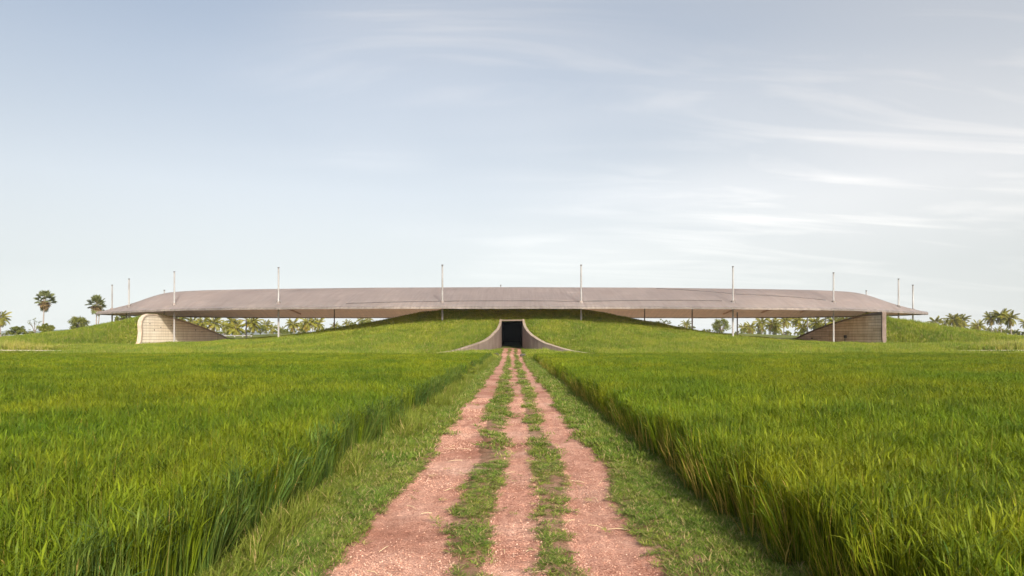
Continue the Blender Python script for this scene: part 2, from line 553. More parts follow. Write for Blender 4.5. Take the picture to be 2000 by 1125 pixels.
def half_depth(x):
    return B_R * np.clip(1 - (np.abs(x) / A_R) ** 2, 1e-4, 1)


def rim_y(x):
    return Y_R - half_depth(x)


def mound(x, y):
    ax = np.abs(x)
    hc = np.interp(ax, [0, 8, 12.5, 17.5, 23, 27, 33, 41, 49, 56, 64, 70], [8.05, 7.75, 7.25, 6.6, 5.55, 4.8, 3.7, 2.6, 1.9, 1.3, .75, .3])
    yc = np.minimum(rim_y(ax) + 11.5, 142)
    yf = np.interp(ax, [0, 30, 50, 60, 70], [97, 97, 103, 110, 118])
    t = np.clip((y - yf) / (yc - yf), 0, 1)
    p = t ** 1.42
    q = 1 - smooth((y - yc - 12) / 22.0)
    p = np.where(y > yc, q, p)
    b = base(x, y)
    z = b * (1 - p) + np.maximum(hc, b) * p
    und = (fbm(np.asarray(x) * 0.22, np.asarray(y) * 0.22, 5, 3) - 0.5) * 0.5 * np.minimum(1, p * 4)
    return np.where((p <= 0.001) | (ax > 69.5), b - 0.12, z + und)


def wall_x(y):
    return 72.5 - (y - 133.0) * 0.109


def hill(x, y):
    """side hills; x already absolute"""
    ax = np.abs(x)
    hs = np.interp(ax, [68, 73, 77, 81, 87, 92, 97, 105, 115, 130], [6.4, 6.3, 5.8, 4.95, 3.7, 2.9, 2.15, 1.3, .9, .5])
    yf = np.interp(ax, [70, 73, 80, 90, 105, 130], [133.8, 132.6, 125, 117.5, 114.5, 114])
    yc = np.interp(ax, [70, 75, 90, 130], [139.0, 139.5, 140, 141])
    t = np.clip((y - yf) / (yc - yf), 0, 1)
    pf = 0.45 * smooth(t) + 0.55 * t
    pb = np.interp(y, [138, 141, 145, 150, 155, 160, 165, 170], [1, .97, .88, .73, .54, .34, .10, 0])
    p = np.where(y > yc, pb, pf)
    b = base(x, y)
    z = b + np.maximum(hs - b, 0) * p
    und = (fbm(np.asarray(x) * 0.25, np.asarray(y) * 0.25, 11, 3) - 0.5) * 0.45 * np.minimum(1, p * 3)
    return np.where(p <= 0.001, b - 0.12, z + und)


# ---- ground sheet
gx = np.unique(np.concatenate([np.arange(-120, 120.1, 3.0), np.arange(-6, 6.1, 0.5), np.linspace(-7000, -120, 40), np.linspace(120, 7000, 40)]))
gy = np.unique(np.concatenate([np.linspace(-300, -10, 15), np.arange(-10, 240, 2.0), np.linspace(240, 600, 50), np.linspace(600, 7000, 50)]))
GX, GY = np.meshgrid(gx, gy)
GZ = base(GX, GY) - 0.09 * ((np.abs(GX) < 2.1) & (GY < 121))
o = obj('ground', grid_mesh('ground', GX, GY, GZ, M_ground))
tag(o, kind='structure')


# ---- dirt track
def wob(y, s):
    return (fbm(np.asarray(y) * 0.35, np.zeros_like(y) + s, 21, 3) - 0.5)


def rut_mask(x, y):
    """1 = bare dirt, 0 = grass; soft edges"""
    x = x + .07 * np.sin(y * .31 + 1.0) * np.clip((y - 6) / 8, 0, 1) + .05 * np.sin(y * .83)
    c = np.interp(y, [0, 10, 27, 60, 90], [0.04, 0.05, 0.22, 0.12, 0.06])
    e = 0.34
    lo = -np.interp(y, [0, 6.8, 10.6, 27, 120], [1.98, 1.88, 1.68, 1.70, 1.6]) + wob(y, 1.0) * .25
    li = -np.interp(y, [0, 6.8, 10.6, 27, 120], [.60, .65, .74, .66, .60]) + wob(y, 4.0) * .3
    ml = c - .29 + wob(y, 7.0) * .16 - np.interp(y, [20, 50], [0, .08])
    mr = c + .30 + wob(y, 11.0) * .16 + np.interp(y, [20, 50], [0, .08])
    ri = np.interp(y, [0, 6.8, 10.6, 27, 120], [.68, .72, .84, .88, .74]) + wob(y, 15.0) * .25
    ro = np.interp(y, [0, 6.8, 10.6, 27, 120], [1.49, 1.52, 1.60, 1.70, 1.6]) + wob(y, 19.0) * .25
    ragged = (fbm(x * 3.6, y * 2.0, 33, 4) - 0.5) * .20
    def band(a, b):
        return smooth((x + ragged - a) / e + .5) * smooth((b - x - ragged) / e + .5)
    return np.clip(band(lo, li) + band(ml, mr) + band(ri, ro), 0, 1)


ty = [2.5]
while ty[-1] < 119.5:
    ty.append(ty[-1] + max(0.035, ty[-1] * 0.0058))
ty = np.array(ty)
tx = np.linspace(-2.35, 2.35, 108)
TX, TY = np.meshgrid(tx, ty)
MK = rut_mask(TX, TY)


def track_z(x, y, mk):
    e = np.clip((2.35 - np.abs(x)) / 0.35, 0, 1)
    rough = np.interp(y, [0, 25, 60], [1, .8, .4])
    # low crown of the grass strips, sunk ruts, tyre marks, lumps
    z = base(x, y) + 0.02 - 0.05 * mk + (fbm(x * 1.6, y * 1.2, 3, 4) - .5) * .07 * rough + (fbm(x * 9, y * 7, 8, 3) - .5) * .03 * rough
    z = z + (fbm(x * 26, y * 22, 14, 2) - .5) * .016 * rough * mk
    z = z - 0.025 * mk * np.exp(-((x - 1.12 - .1 * np.sin(y * .35)) / .09) ** 2) * rough
    z = z + .008 * mk * np.sign(np.sin(y * 26 + 6 * np.abs(x - .06))) * np.exp(-((x - .06) / .13) ** 4) * np.clip((14 - y) / 5, 0, 1) * (fbm(x * 0 + 3, y * .5, 29, 2) > .42)
    return z * e + (base(x, y) - 0.10) * (1 - e)


TZ = track_z(TX, TY, MK)
o = obj('dirt_track', grid_mesh('dirt_track', TX, TY, TZ, M_dirt, attrs={'mask': MK}))
tag(o, 'red dirt farm track with three bare ruts running to the tunnel', None, kind='structure')


# ---- sandy paths at the foot of the side hills
def strip(name, xs, y0, y1, dz, mat, cols=7):
    X, T = np.meshgrid(xs, np.linspace(0, 1, cols))
    Y = y0(X) * (1 - T) + y1(X) * T
    Z = base(X, Y) + dz + (fbm(X * .8, Y * .8, 4, 3) - .5) * .05
    return obj(name, grid_mesh(name, X, Y, Z, mat))


for sg in (-1, 1):
    xs = np.linspace(60 if sg > 0 else -150, 150 if sg > 0 else -60, 80)
    e = lambda X: np.interp(np.abs(X), [60, 66, 78, 150], [112, 109.7, 109.0, 109.6])
    w = lambda X: e(X) + np.interp(np.abs(X), [60, 66, 80], [.1, 1.2, 3.0]) + (fbm(X * .5, X * 0 + sg, 9, 3) - .5) * .8
    o = strip('sandy_path', xs, e, w, 0.05, M_sand)
    tag(o, kind='structure')

# ---- central mound, cut open for the tunnel mouth
PY = 120.0


def horn(y):
    return np.interp(y, [98.3, 99.5, 101, 103, 105, 107.5, 110, 112.5, 115, 117.5, 120, 130],
                     [11.6, 10.2, 8.5, 6.75, 5.3, 4.0, 3.05, 2.42, 2.05, 1.88, 1.82, 1.82])


def mound_patch(sg):
    ys = np.concatenate([np.arange(95, 99, .5), np.arange(99, PY + .2, .35)])
    ss = np.unique(np.concatenate([np.arange(0, 4, .35), np.arange(4, 70, 1.0)]))
    Sx, Y = np.meshgrid(ss, ys)
    X = np.minimum(horn(Y) + .18 + Sx, 70)
    Z = mound(X * sg, Y)
    return X * sg, Y, Z


vs, fs = [], []
for sg in (-1, 1):
    X, Y, Z = mound_patch(sg)
    r_, c_ = X.shape
    o0 = len(vs)
    vs += np.stack([X, Y, Z], -1).reshape(-1, 3).tolist()
    i = np.arange(r_ * c_).reshape(r_, c_) + o0
    F = np.stack([i[:-1, :-1], i[:-1, 1:], i[1:, 1:], i[1:, :-1]], -1).reshape(-1, 4)
    if sg < 0: F = F[:, ::-1]
    fs += F.tolist()
xb = np.arange(-70, 70.1, 0.7)
yb = np.arange(PY - .05, 176, 0.7)
X, Y = np.meshgrid(xb, yb)
Z = mound(X, Y)
r_, c_ = X.shape
o0 = len(vs)
vs += np.stack([X, Y, Z], -1).reshape(-1, 3).tolist()
i = np.arange(r_ * c_).reshape(r_, c_) + o0
fs += np.stack([i[:-1, :-1], i[:-1, 1:], i[1:, 1:], i[1:, :-1]], -1).reshape(-1, 4).tolist()
o = obj('grass_mound_terrain', mesh_of('grass_mound_terrain', vs, fs, M_moundsoil, True))
tag(o, 'broad green mound rising under the long roof around the tunnel mouth', None, kind='structure')

for sg in (-1, 1):
    ys = np.arange(112, 174, 0.6)
    ss = np.unique(np.concatenate([np.arange(0, 10, .5), np.arange(10, 64, 1.2)]))
    Sx, Y = np.meshgrid(ss, ys)
    X = wall_x(np.maximum(Y, 133)) + .35 + Sx
    Z = hill(X, Y)
    o = obj('grass_hill_terrain', grid_mesh('grass_hill_terrain', X * sg, Y, Z, M_moundsoil, flip=(sg < 0)))
    tag(o, kind='structure')

# ---- unseen pale floor, added behind the mound crest to bounce light onto the soffit
X, Y = np.meshgrid(np.linspace(-66, 66, 60), np.linspace(146, 184, 30))
o = obj('bounce_floor', grid_mesh('bounce_floor', X, Y, np.maximum(base(X, Y), mound(X, Y)) + .03, M_sand))
tag(o, kind='structure')

# ---- far blue hills on the left
V, F = [], []
hx = np.linspace(-6400, -1500, 120)
hh = 20 + 72 * (fbm((hx + 9000) / 900.0, hx * 0, 41, 4) - .32) * np.interp(hx, [-6400, -2600, -1500], [1.3, 1.0, .1])
hh = np.maximum(hh, 1.0)
D = np.linspace(0, 1, 9)
X, T = np.meshgrid(hx, D)
Z = np.tile(hh, (9, 1)) * np.sin(T * math.pi) ** .8
Z = Z * (0.9 + 0.2 * fbm(X / 150.0, T * 7, 44, 3)) + 1.5
Z = np.minimum(Z, 56)
o = obj('hills', grid_mesh('hills', X, 4700 + T * 1100, Z, M_far))
tag(o, kind='structure')


# ------------------------------------------------------------------ the long pavilion
pav = empty('pavilion', (0, Y_R, 0))
tag(pav, 'long low pavilion with one sweeping grey-pink roof on tall white masts', 'building')
XR = [0, 30, 56, 67, 73.5, 76, 78, 79.8, 83.4, 87.4, 89.8, 91.4]
ZR = [12.95, 12.85, 12.55, 12.35, 12.05, 11.75, 11.25, 10.6, 9.35, 8.35, 7.8, 7.45]
_xs = np.linspace(-95, 95, 1901)
_rz = np.interp(np.abs(_xs), XR, ZR)
_rz = np.convolve(np.pad(_rz, 20, 'edge'), np.ones(41) / 41, 'valid')


def rim_z(x, back):
    f = np.interp(np.abs(x), [0, 40, 66, 80, 91.4], [7.35, 7.5, 7.64, 7.5, 7.35])
    b = np.interp(np.abs(x), [0, 35, 62, 80, 91.4], [7.45, 7.25, 7.0, 6.95, 7.3])
    return f * (1 - back) + b * back


def ridge_z(x):
    return np.interp(x, _xs, _rz)


def roof_top(x, y):
    u = (y - Y_R) / half_depth(x)
    v = np.clip(np.abs(u), 0, 1)
    rz = rim_z(x, np.where(u > 0, 1.0, 0.0))
    return rz + (ridge_z(x) - rz) * (1 - v ** np.where(u > 0, 1.25, 1.5))


def roof_bot(x, y):
    v = np.clip(np.abs((y - Y_R) / half_depth(x)), 0, 1)
    k = np.clip((A_R - np.abs(x)) / 12, 0, 1)
    return roof_top(x, y) - .32 - .55 * (1 - v ** 2) * k


aa = np.linspace(-math.pi / 2 + .03, math.pi / 2 - .03, 161)
xs = A_R * np.sin(aa)
v1 = np.linspace(-1, 1, 61)
v1 = np.sign(v1) * np.abs(v1) ** .8
Xg, Vg = np.meshgrid(xs, v1)
bb = half_depth(Xg)
Yg = Y_R + bb * Vg
Zt = roof_top(Xg, Yg)
Zb = roof_bot(Xg, Yg)
roof = obj('roof', grid_mesh('roof', Xg, Yg - Y_R, Zt, M_rooftop), pav)
roof['label'] = 'weathered grey-pink upper skin of the roof'
so = obj('soffit', grid_mesh('soffit', Xg, Yg - Y_R, Zb, M_soffit, flip=True), pav)
so['label'] = 'warm brown boarded underside of the roof'
# rim fascia: a closed ribbon round the edge, a few centimetres proud and slightly ragged
ring = [(xs[i], (Yg[0, i]), Zt[0, i], Zb[0, i]) for i in range(len(xs))] + [(xs[i], Yg[-1, i], Zt[-1, i], Zb[-1, i]) for i in reversed(range(len(xs)))]
V, F = [], []
rr = random.Random(3)
for (x, y, zt, zb) in ring:
    n = Vector((2 * B_R * x / A_R ** 2, 1 if y > Y_R else -1, 0)).normalized()
    j = rr.uniform(-.03, .03)
    V += [(x - n.x * .3, y - n.y * .3 - Y_R, zt + .06), (x + n.x * .10, y + n.y * .10 - Y_R, zt + .02 + j), (x + n.x * .10, y + n.y * .10 - Y_R, zb - .05 + j), (x - n.x * .3, y - n.y * .3 - Y_R, zb - .02)]
nr = len(ring)
for i in range(nr):
    j = (i + 1) % nr
    for k in range(4):
        k2 = (k + 1) % 4
        F.append((i * 4 + k, j * 4 + k, j * 4 + k2, i * 4 + k2))
obj('roof_edge', mesh_of('roof_edge', V, F, M_rim), pav)
# soffit ribs that show as fine diagonal lines below the roof
for (xa, ya, xb_, yb_) in ((57, 150, 52, 168), (66, 148, 60, 164), (74, 145, 68, 161), (-57, 150, -52, 168), (79, 145, 75, 156)):
    V, F = [], []
    n = 10
    for k in range(n + 1):
        t = k / n
        x = xa + (xb_ - xa) * t; y = ya + (yb_ - ya) * t
        z = float(roof_bot(np.array(x), np.array(y)))
        V += [(x - .14, y - Y_R, z + .02), (x + .14, y - Y_R, z + .02), (x + .14, y - Y_R, z - .26), (x - .14, y - Y_R, z - .26)]
    for k in range(n):
        for q in range(4):
            q2 = (q + 1) % 4
            F.append((k * 4 + q, k * 4 + q2, k * 4 + 4 + q2, k * 4 + 4 + q))
    obj('rib', mesh_of('rib', V, F, M_soffit), pav)


def px_x(px, Y):
    return (px - 1000.0) / 1333.33 * Y


def px_z(py, Y):
    return EYE + (655.0 - py) / 1333.33 * Y


def gnd(x, y):
    ax = abs(x)
    if ax < 69.4 and 95 < y < 175:
        return float(max(mound(np.array(float(x)), np.array(float(y))), base(x, y)))
    if y > 112 and y < 173 and ax > float(wall_x(max(y, 133))) + .3:
        return float(max(hill(np.array(ax), np.array(float(y))), base(x, y)))
    return float(base(x, y))


# masts: (px, top py, Y)
MASTS = [(219, 557, 150.3), (252, 545, 145.5), (340.5, 531, 138), (544, 523, 128.5), (864, 518, 122), (1135, 518, 122), (1431.5, 521, 128.5),
         (1628, 533, 137.5), (1755, 545, 146.5), (1783, 557, 150.5), (1692, 568, 154), (321, 567, 154), (978, 557, 174)]
for (px, ty_, Y) in MASTS:
    x = px_x(px, Y)
    zt = px_z(ty_, Y)
    z0 = gnd(x, Y) - .4
    V, F = tube_vf([(0, 0, z0), (0, 0, z0 + 1), (0, 0, zt - .3), (0, 0, zt)], [.185, .18, .135, .13], 14)
    mm = obj('mast', mesh_of('mast', V, F, M_mast, True), pav, (x, Y - Y_R, 0))
    V, F = tube_vf([(0, 0, zt - .02), (0, 0, zt + .1)], [.19, .19], 14)
    obj('cap', mesh_of('cap', V, F, M_cap), mm)
    zr = float(roof_top(np.array(x), np.array(float(Y))))
    V, F = tube_vf([(0, 0, zr - .15), (0, 0, zr + .2), (0, 0, zr + .34)], [.42, .36, .22], 14)
    obj('collar', mesh_of('collar', V, F, M_rim), mm)
# slender inner columns
for (px, Y, br) in [(481, 168, 1), (653, 165, 0), (1259, 164, 0), (1352, 150, 0), (1440, 166, 0), (1577, 166, 0), (1612.5, 163, 0), (247, 151.5, 0)]:
    x = px_x(px, Y)
    g0 = gnd(x, Y)
    zb = float(roof_bot(np.array(x), np.array(float(Y))))
    V, F = tube_vf([(0, 0, g0 - .3), (0, 0, zb + .1)], [.16, .14], 10)
    cc = obj('column', mesh_of('column', V, F, M_mast, True), pav, (x, Y - Y_R, 0))
    v, f = box_vf(-.6, .6, -.6, .6, g0 - .2, g0 + .16)
    obj('footing', mesh_of('footing', v, f, M_wall_pale), cc)
    if br:
        V, F = tube_vf([(0, 0, zb - .6), (-2.6, -2.8, float(roof_bot(np.array(x - 2.6), np.array(Y - 2.8))) + .05)], [.11, .09], 8)
        obj('brace', mesh_of('brace', V, F, M_mast), cc)
# low cables lying along the roof between masts
def cable(pts):
    P = []
    for (a, b) in zip(pts[:-1], pts[1:]):
        for k in range(14):
            t = k / 14
            x = a[0] + (b[0] - a[0]) * t; y = a[1] + (b[1] - a[1]) * t
            P.append((x, y - Y_R, float(roof_top(np.array(x), np.array(y))) + .14))
    V, F = tube_vf(P, [.045] * len(P), 6)
    obj('cable', mesh_of('cable', V, F, M_cap), pav)


mp_ = [(px_x(p, Y), Y) for (p, t_, Y) in MASTS]
cable([(-30, 123.5), (mp_[4][0], mp_[4][1] + .5), (mp_[5][0], mp_[5][1] + .4), (mp_[6][0], mp_[6][1] + .4)])
cable([(30, 142), (45, 136.5), (mp_[7][0], mp_[7][1] + .4)])


# ------------------------------------------------------------------ wing walls
OUT_F = [(132.0, .10), (132.7, .7), (133.2, 1.5), (133.45, 3.0), (133.3, 4.4), (133.45, 5.2), (133.9, 5.85), (134.7, 6.35), (135.7, 6.62)]
OUT_B = [(135.7, 6.62), (137.5, 6.68), (140, 6.5), (142, 6.3), (145, 5.92), (150, 5.15), (155, 4.22), (160, 3.20), (165, 1.95), (167.5, 1.30)]
OUTL = OUT_F + OUT_B[1:]


OUT_F2 = [(132.4, .10), (132.9, .5), (133.25, 1.1), (133.4, 2.2), (133.4, 4.0), (133.4, 5.6), (133.4, 6.7), (133.45, 6.98)]
OUT_B2 = [(133.45, 6.98), (136, 6.9), (139.5, 6.62)] + OUT_B[3:]


def wing(sg, name, label, m_board, splits, front_w):
    OUT_F, OUT_B = (globals()['OUT_F'], globals()['OUT_B']) if sg < 0 else (OUT_F2, OUT_B2)
    OUTL = OUT_F + OUT_B[1:]
    """local frame: s = along the wall (Y), n = outward towards the gap"""
    w = empty(name, (sg * 72.5, 133, 0))
    tag(w, label, 'wall', 'curved wing walls under the roof ends')
    T = Vector((-sg * .109, 1, 0)).normalized()
    Nn = Vector((-sg * 1.0, -.109, 0)).normalized()     # faces the gap between mound and hill

    def P(y, z, off):
        s = (y - 133.0)
        p = T * s + Nn * off
        return (p.x, p.y, z)

    def lim(z, inset=.34):
        zf = [q[1] for q in OUT_F]; yf = [q[0] for q in OUT_F]
        zb = [q[1] for q in reversed(OUT_B)]; yb = [q[0] for q in reversed(OUT_B)]
        return float(np.interp(z, zf, yf)) + inset, float(np.interp(z + inset * .8, zb, yb)) - .1

    # core slab (its face is the recessed joint surface)
    n = len(OUTL)
    poly = OUTL + [(167.5, .6), (132.0, -.6)]
    m = len(poly)
    V = [P(y, z, .0) for (y, z) in poly] + [P(y, z, -.55) for (y, z) in poly]
    F = [tuple(range(m)), tuple(reversed(range(m, 2 * m)))] + [(i, i + m, (i + 1) % m + m, (i + 1) % m) for i in range(m)]
    obj('core', mesh_of('core', V, F, M_joint_pale if sg < 0 else M_joint), w)
    # coping band wrapped over the front end and the top
    V, F = [], []
    for i, (y, z) in enumerate(OUTL):
        a = OUTL[max(i - 1, 0)]; b = OUTL[min(i + 1, n - 1)]
        t = Vector((b[0] - a[0], b[1] - a[1], 0)).normalized()
        nx, nz = -t.y, t.x               # outward in the (y, z) plane
        taper = np.interp(y, [132, 140, 160, 167.5], [1, 1, .8, .25])
        for (o_, d_) in ((.14, .06), (.14, -.30 * taper), (-.7 * front_w, -.30 * taper), (-.7 * front_w, .06)):
            V.append(P(y + nx * d_, z + nz * d_, o_))
    for i in range(n - 1):
        for k in range(4):
            k2 = (k + 1) % 4
            F.append((i * 4 + k, i * 4 + k2, i * 4 + 4 + k2, i * 4 + 4 + k))
    F += [(0, 1, 2, 3), tuple((n - 1) * 4 + k for k in (3, 2, 1, 0))]
    obj('coping', mesh_of('coping', V, F, M_coping if sg < 0 else M_flare), w)
    # board courses
    rr = random.Random(5 + sg)
    z0 = -.1
    hgt = .56
    while z0 < 6.2:
        z1 = min(z0 + hgt, 6.36)
        za, zb = z0 + .03, z1 - .03
        ya0, yb0 = lim(max(za, .12)); ya1, yb1 = lim(zb)
        if yb1 - ya1 > .4:
            cuts = sorted([rr.uniform(ya0 + 2, yb0 - 1.5) for _ in range(splits)]) if yb0 - ya0 > 8 else []
            if sg < 0 and yb0 > 161.5: cuts = [160.8]
            edges = [None] + cuts + [None]
            prev = None
            for i in range(len(edges) - 1):
                l0, l1 = (ya0, ya1) if edges[i] is None else (edges[i] + .012,) * 2
                r0, r1 = (yb0, yb1) if edges[i + 1] is None else (edges[i + 1] - .012,) * 2
                if r1 < l1 + .1: r1 = l1 + .1
                zbm = zb
                pr = .05 + rr.uniform(-.012, .02)
                front = [P(l0, za, pr), P(r0, za, pr), P(r1, zbm, pr), P((l0 + r0) / 2 if False else l1, zbm, pr)]
                back = [P(l0, za, -.05), P(r0, za, -.05), P(r1, zbm, -.05), P(l1, zbm, -.05)]
                V = front + back
                F = [(0, 1, 2, 3), (7, 6, 5, 4), (0, 4, 5, 1), (1, 5, 6, 2), (2, 6, 7, 3), (3, 7, 4, 0)]
                obj('board', mesh_of('board', V, F, m_board), w)
        z0 = z1
    return w, P


wl, PL = wing(-1, 'wing_wall', 'sunlit pale wall with rounded end and horizontal boards', M_wall_pale, 0, 1.0)
wr, PR_ = wing(1, 'wing_wall', 'shaded brown boarded triangular wall with small dark boxes', M_wall_brown, 3, 1.0)
wl['label'] = 'sunlit pale wing wall with rounded high end and horizontal joints'
wr['label'] = 'shaded brown wing wall of wide boards, sloping down to the middle'
for (y, z) in ((136.0, 4.75), (139.5, 4.05), (143.0, 4.5), (137.4, 3.5), (152.0, 3.6), (154.5, 3.2)):
    p = Vector(PL(y, z, .065))
    v, f = box_vf(-.03, .03, -.09, .09, -.11, .11)
    obj('tie_hole', mesh_of('tie_hole', v, f, M_iron), wl, p)
for (y, z, s_) in ((145.5, 2.15, .42), (141.5, 1.0, .22), (158.5, 1.75, .2)):
    p = Vector(PR_(y, z, .18))
    v, f = box_vf(-.12, .12, -s_, s_, -s_ * .7, s_ * .7)
    obj('junction_box', mesh_of('junction_box', v, f, M_iron), wr, p)
    if s_ > .3:
        v, f = tube_vf([(0, .15, -s_ * .6), (0, .15, -1.4)], [.06, .06], 6)
        obj('conduit', mesh_of('conduit', v, f, M_iron), wr, p)

# low white kerb wall beyond the lit wing wall
kx, ky = px_x(470, 186), 186
kb = empty('low_kerb_wall', (kx, ky, float(base(kx, ky))))
tag(kb, 'low white rail-like wall beside the thin column past the pale wing wall', 'wall')
v, f = box_vf(-4.5, 3.2, -.15, .15, .30, .52)
obj('rail', mesh_of('rail', v, f, M_mast), kb)
for xx in (-4.2, -1.6, .6, 2.9):
    v, f = box_vf(xx - .14, xx + .14, -.12, .12, -.2, .305)
    obj('post', mesh_of('post', v, f, M_mast), kb)

# ------------------------------------------------------------------ tunnel mouth
tn = empty('tunnel_entrance', (0, PY, 0))
tag(tn, 'black square tunnel mouth between flaring concrete walls in the green mound', 'tunnel')
PT = float(mound(np.array(2.4), np.array(PY))) - .02
W0 = 1.82
for sg in (-1, 1):
    ysn = np.concatenate([np.arange(98.3, 104, .45), np.arange(104, PY + .1, .4)])
    V, F = [], []
    for k, y in enumerate(ysn):
        h0 = horn(y)
        d = (horn(y + .3) - horn(y - .3)) / .6
        nn = Vector((1.0, -d, 0)).normalized()           # points away from the track
        zt = float(mound(np.array((h0 + .3) * sg), np.array(y)))
        zt = max(zt, float(base(0, y)) - .1) + .26
        if y > 116: zt = min(zt, PT + .22) if y > 119.5 else zt
        zb = float(base(0, y)) - .5
        th = np.interp(y, [98, 104, 112, 120], [.55, .50, .38, .30])
        x1, y1 = h0 + nn.x * th, y + nn.y * th
        V += [(h0 * sg, y - PY, zb), (h0 * sg, y - PY, zt), (x1 * sg, y1 - PY, zt + .05), (x1 * sg, y1 - PY, zb)]
    n = len(ysn)
    for k in range(n - 1):
        for q in range(3):
            a = (k * 4 + q, k * 4 + q + 1, k * 4 + 4 + q + 1, k * 4 + 4 + q)
            F.append(a if sg > 0 else a[::-1])
    F += [(0, 1, 2, 3), tuple((n - 1) * 4 + k for k in range(4))]
    fl = obj('flare_wall', mesh_of('flare_wall', V, F, M_flare), tn)
    Vr, Fr = [], []
    for k in range(n):
        a_, b_ = Vector(V[k * 4 + 1]), Vector(V[k * 4 + 2])
        d_ = (b_ - a_).normalized()
        for p, dz in ((a_ - d_ * .03, -.08), (a_ - d_ * .03, .03), (b_ + d_ * .03, .04), (b_ + d_ * .03, -.08)):
            Vr.append((p.x, p.y, p.z + dz))
    for k in range(n - 1):
        for q in range(4):
            q2 = (q + 1) % 4
            Fr.append((k * 4 + q, k * 4 + q2, k * 4 + 4 + q2, k * 4 + 4 + q))
    Fr += [(0, 1, 2, 3), tuple((n - 1) * 4 + k for k in (3, 2, 1, 0))]
    obj('rim', mesh_of('rim', Vr, Fr, M_rimstone), fl)
    fl['label'] = 'concrete side wall flaring out from the tunnel mouth with sunlit rim' if sg < 0 else 'shaded concrete side wall flaring out from the tunnel mouth'
zf = float(base(0, PY)) - .1
v, f = box_vf(-W0 - .3, W0 + .3, -.02, .4, PT - .06, PT + .18)
obj('lintel', mesh_of('lintel', v, f, M_flare), tn)
# lining: inward facing box, 30 m deep
b0, b1 = .05, 30.0
V = [(-W0, b0, zf), (W0, b0, zf), (W0, b0, PT - .05), (-W0, b0, PT - .05), (-W0, b1, zf), (W0, b1, zf), (W0, b1, PT - .05), (-W0, b1, PT - .05)]
F = [(0, 4, 7, 3), (1, 2, 6, 5), (3, 7, 6, 2), (4, 5, 6, 7), (0, 1, 5, 4)]
obj('lining', mesh_of('lining', V, F, M_dark), tn)


# ------------------------------------------------------------------ plants: clump meshes
def clump(nb, h, w, rad, lean, bend, seed, seg=3, dry=0.0, hvar=.25, droop=.25, lean_dir=None, head=0.0, minlean=0.0, flag=0):
    r = random.Random(seed)
    V, F, C = [], [], []
    for k in range(nb):
        a = r.uniform(0, 2 * math.pi)
        d = rad * math.sqrt(r.random())
        bx, by = d * math.cos(a), d * math.sin(a)
        az = r.uniform(0, 2 * math.pi) if r.random() < .6 else a
        if lean_dir is not None and r.random() < .7:
            az = lean_dir + r.uniform(-.7, .7)
        hh = h * (1 + r.uniform(-hvar, hvar))
        ln = lean * r.uniform(minlean, 1.0); bd = bend * r.uniform(.2, 1.0)
        ww = w * r.uniform(.7, 1.2)
        tw = az + math.pi / 2 + r.uniform(-.6, .6)
        tone = r.random()
        dr = 1.0 if r.random() < dry else (r.uniform(0, .22) if r.random() < .25 else 0.0)
        o0 = len(V)
        sd = bd * droop
        for s in range(seg + 1):
            t = s / seg
            off = ln * t + bd * t ** 2.6
            x = bx + math.cos(az) * off; y = by + math.sin(az) * off
            z = hh * t - sd * hh * t ** 4
            wd = ww * (1 - t ** 1.8) * (.75 + .25 * min(1, t * 4)) * .5
            if s == seg:
                V.append((x, y, z)); C.append((t, tone, dr))
            else:
                V.append((x - math.cos(tw) * wd, y - math.sin(tw) * wd, z))
                V.append((x + math.cos(tw) * wd, y + math.sin(tw) * wd, z))
                C += [(t, tone, max(dr, .5 * dr))] * 2
        for s in range(seg - 1):
            F.append((o0 + 2 * s, o0 + 2 * s + 1, o0 + 2 * s + 3, o0 + 2 * s + 2))
        F.append((o0 + 2 * (seg - 1), o0 + 2 * (seg - 1) + 1, o0 + 2 * seg))
        if r.random() < head:            # a small seed head
            o0 = len(V)
            x, y, z = V[-1]
            for q in range(5):
                t = q / 4
                V += [(x + math.cos(az) * .05 * t * t - .006, y, z - .06 + .13 * t), (x + math.cos(az) * .05 * t * t + .006, y, z - .06 + .13 * t)]
                C += [(1, .9, .4)] * 2
            for q in range(4):
                F.append((o0 + 2 * q, o0 + 2 * q + 1, o0 + 2 * q + 3, o0 + 2 * q + 2))
    for k in range(flag):               # short flag leaves standing off the stalks near the top
        a = r.uniform(0, 2 * math.pi); d = (rad + lean * .4) * math.sqrt(r.random())
        bx, by = d * math.cos(a), d * math.sin(a)
        z0 = h * r.uniform(.55, .92)
        az = r.uniform(0, 2 * math.pi); el = r.uniform(.5, 1.25)
        ll = h * r.uniform(.16, .30); ww = w * r.uniform(.9, 1.4) * .5
        tone = r.random(); dr = 1.0 if r.random() < dry * 2.5 else 0.0
        dx, dy, dz = math.cos(az) * math.cos(el), math.sin(az) * math.cos(el), math.sin(el)
        sx_, sy_ = -math.sin(az) * ww, math.cos(az) * ww
        o0 = len(V)
        V += [(bx, by, z0), (bx + dx * ll * .5 + sx_, by + dy * ll * .5 + sy_, z0 + dz * ll * .5), (bx + dx * ll * 1.05, by + dy * ll * 1.05, z0 + dz * ll * .8),
              (bx + dx * ll * .5 - sx_, by + dy * ll * .5 - sy_, z0 + dz * ll * .5)]
        C += [(.7, tone, dr), (.8, tone, dr), (1, tone, dr), (.8, tone, dr)]
        F.append((o0, o0 + 1, o0 + 2, o0 + 3))
    return V, F, C


def proto_collection(name, specs, mat):
    col = bpy.data.collections.new(name)
    for k, s in enumerate(specs):
        V, F, C = clump(**s)
        me = mesh_of(name, V, F, mat, False, {'col': C})
        ob = bpy.data.objects.new('%s_%02d' % (name, k), me)
        col.objects.link(ob)
    return col


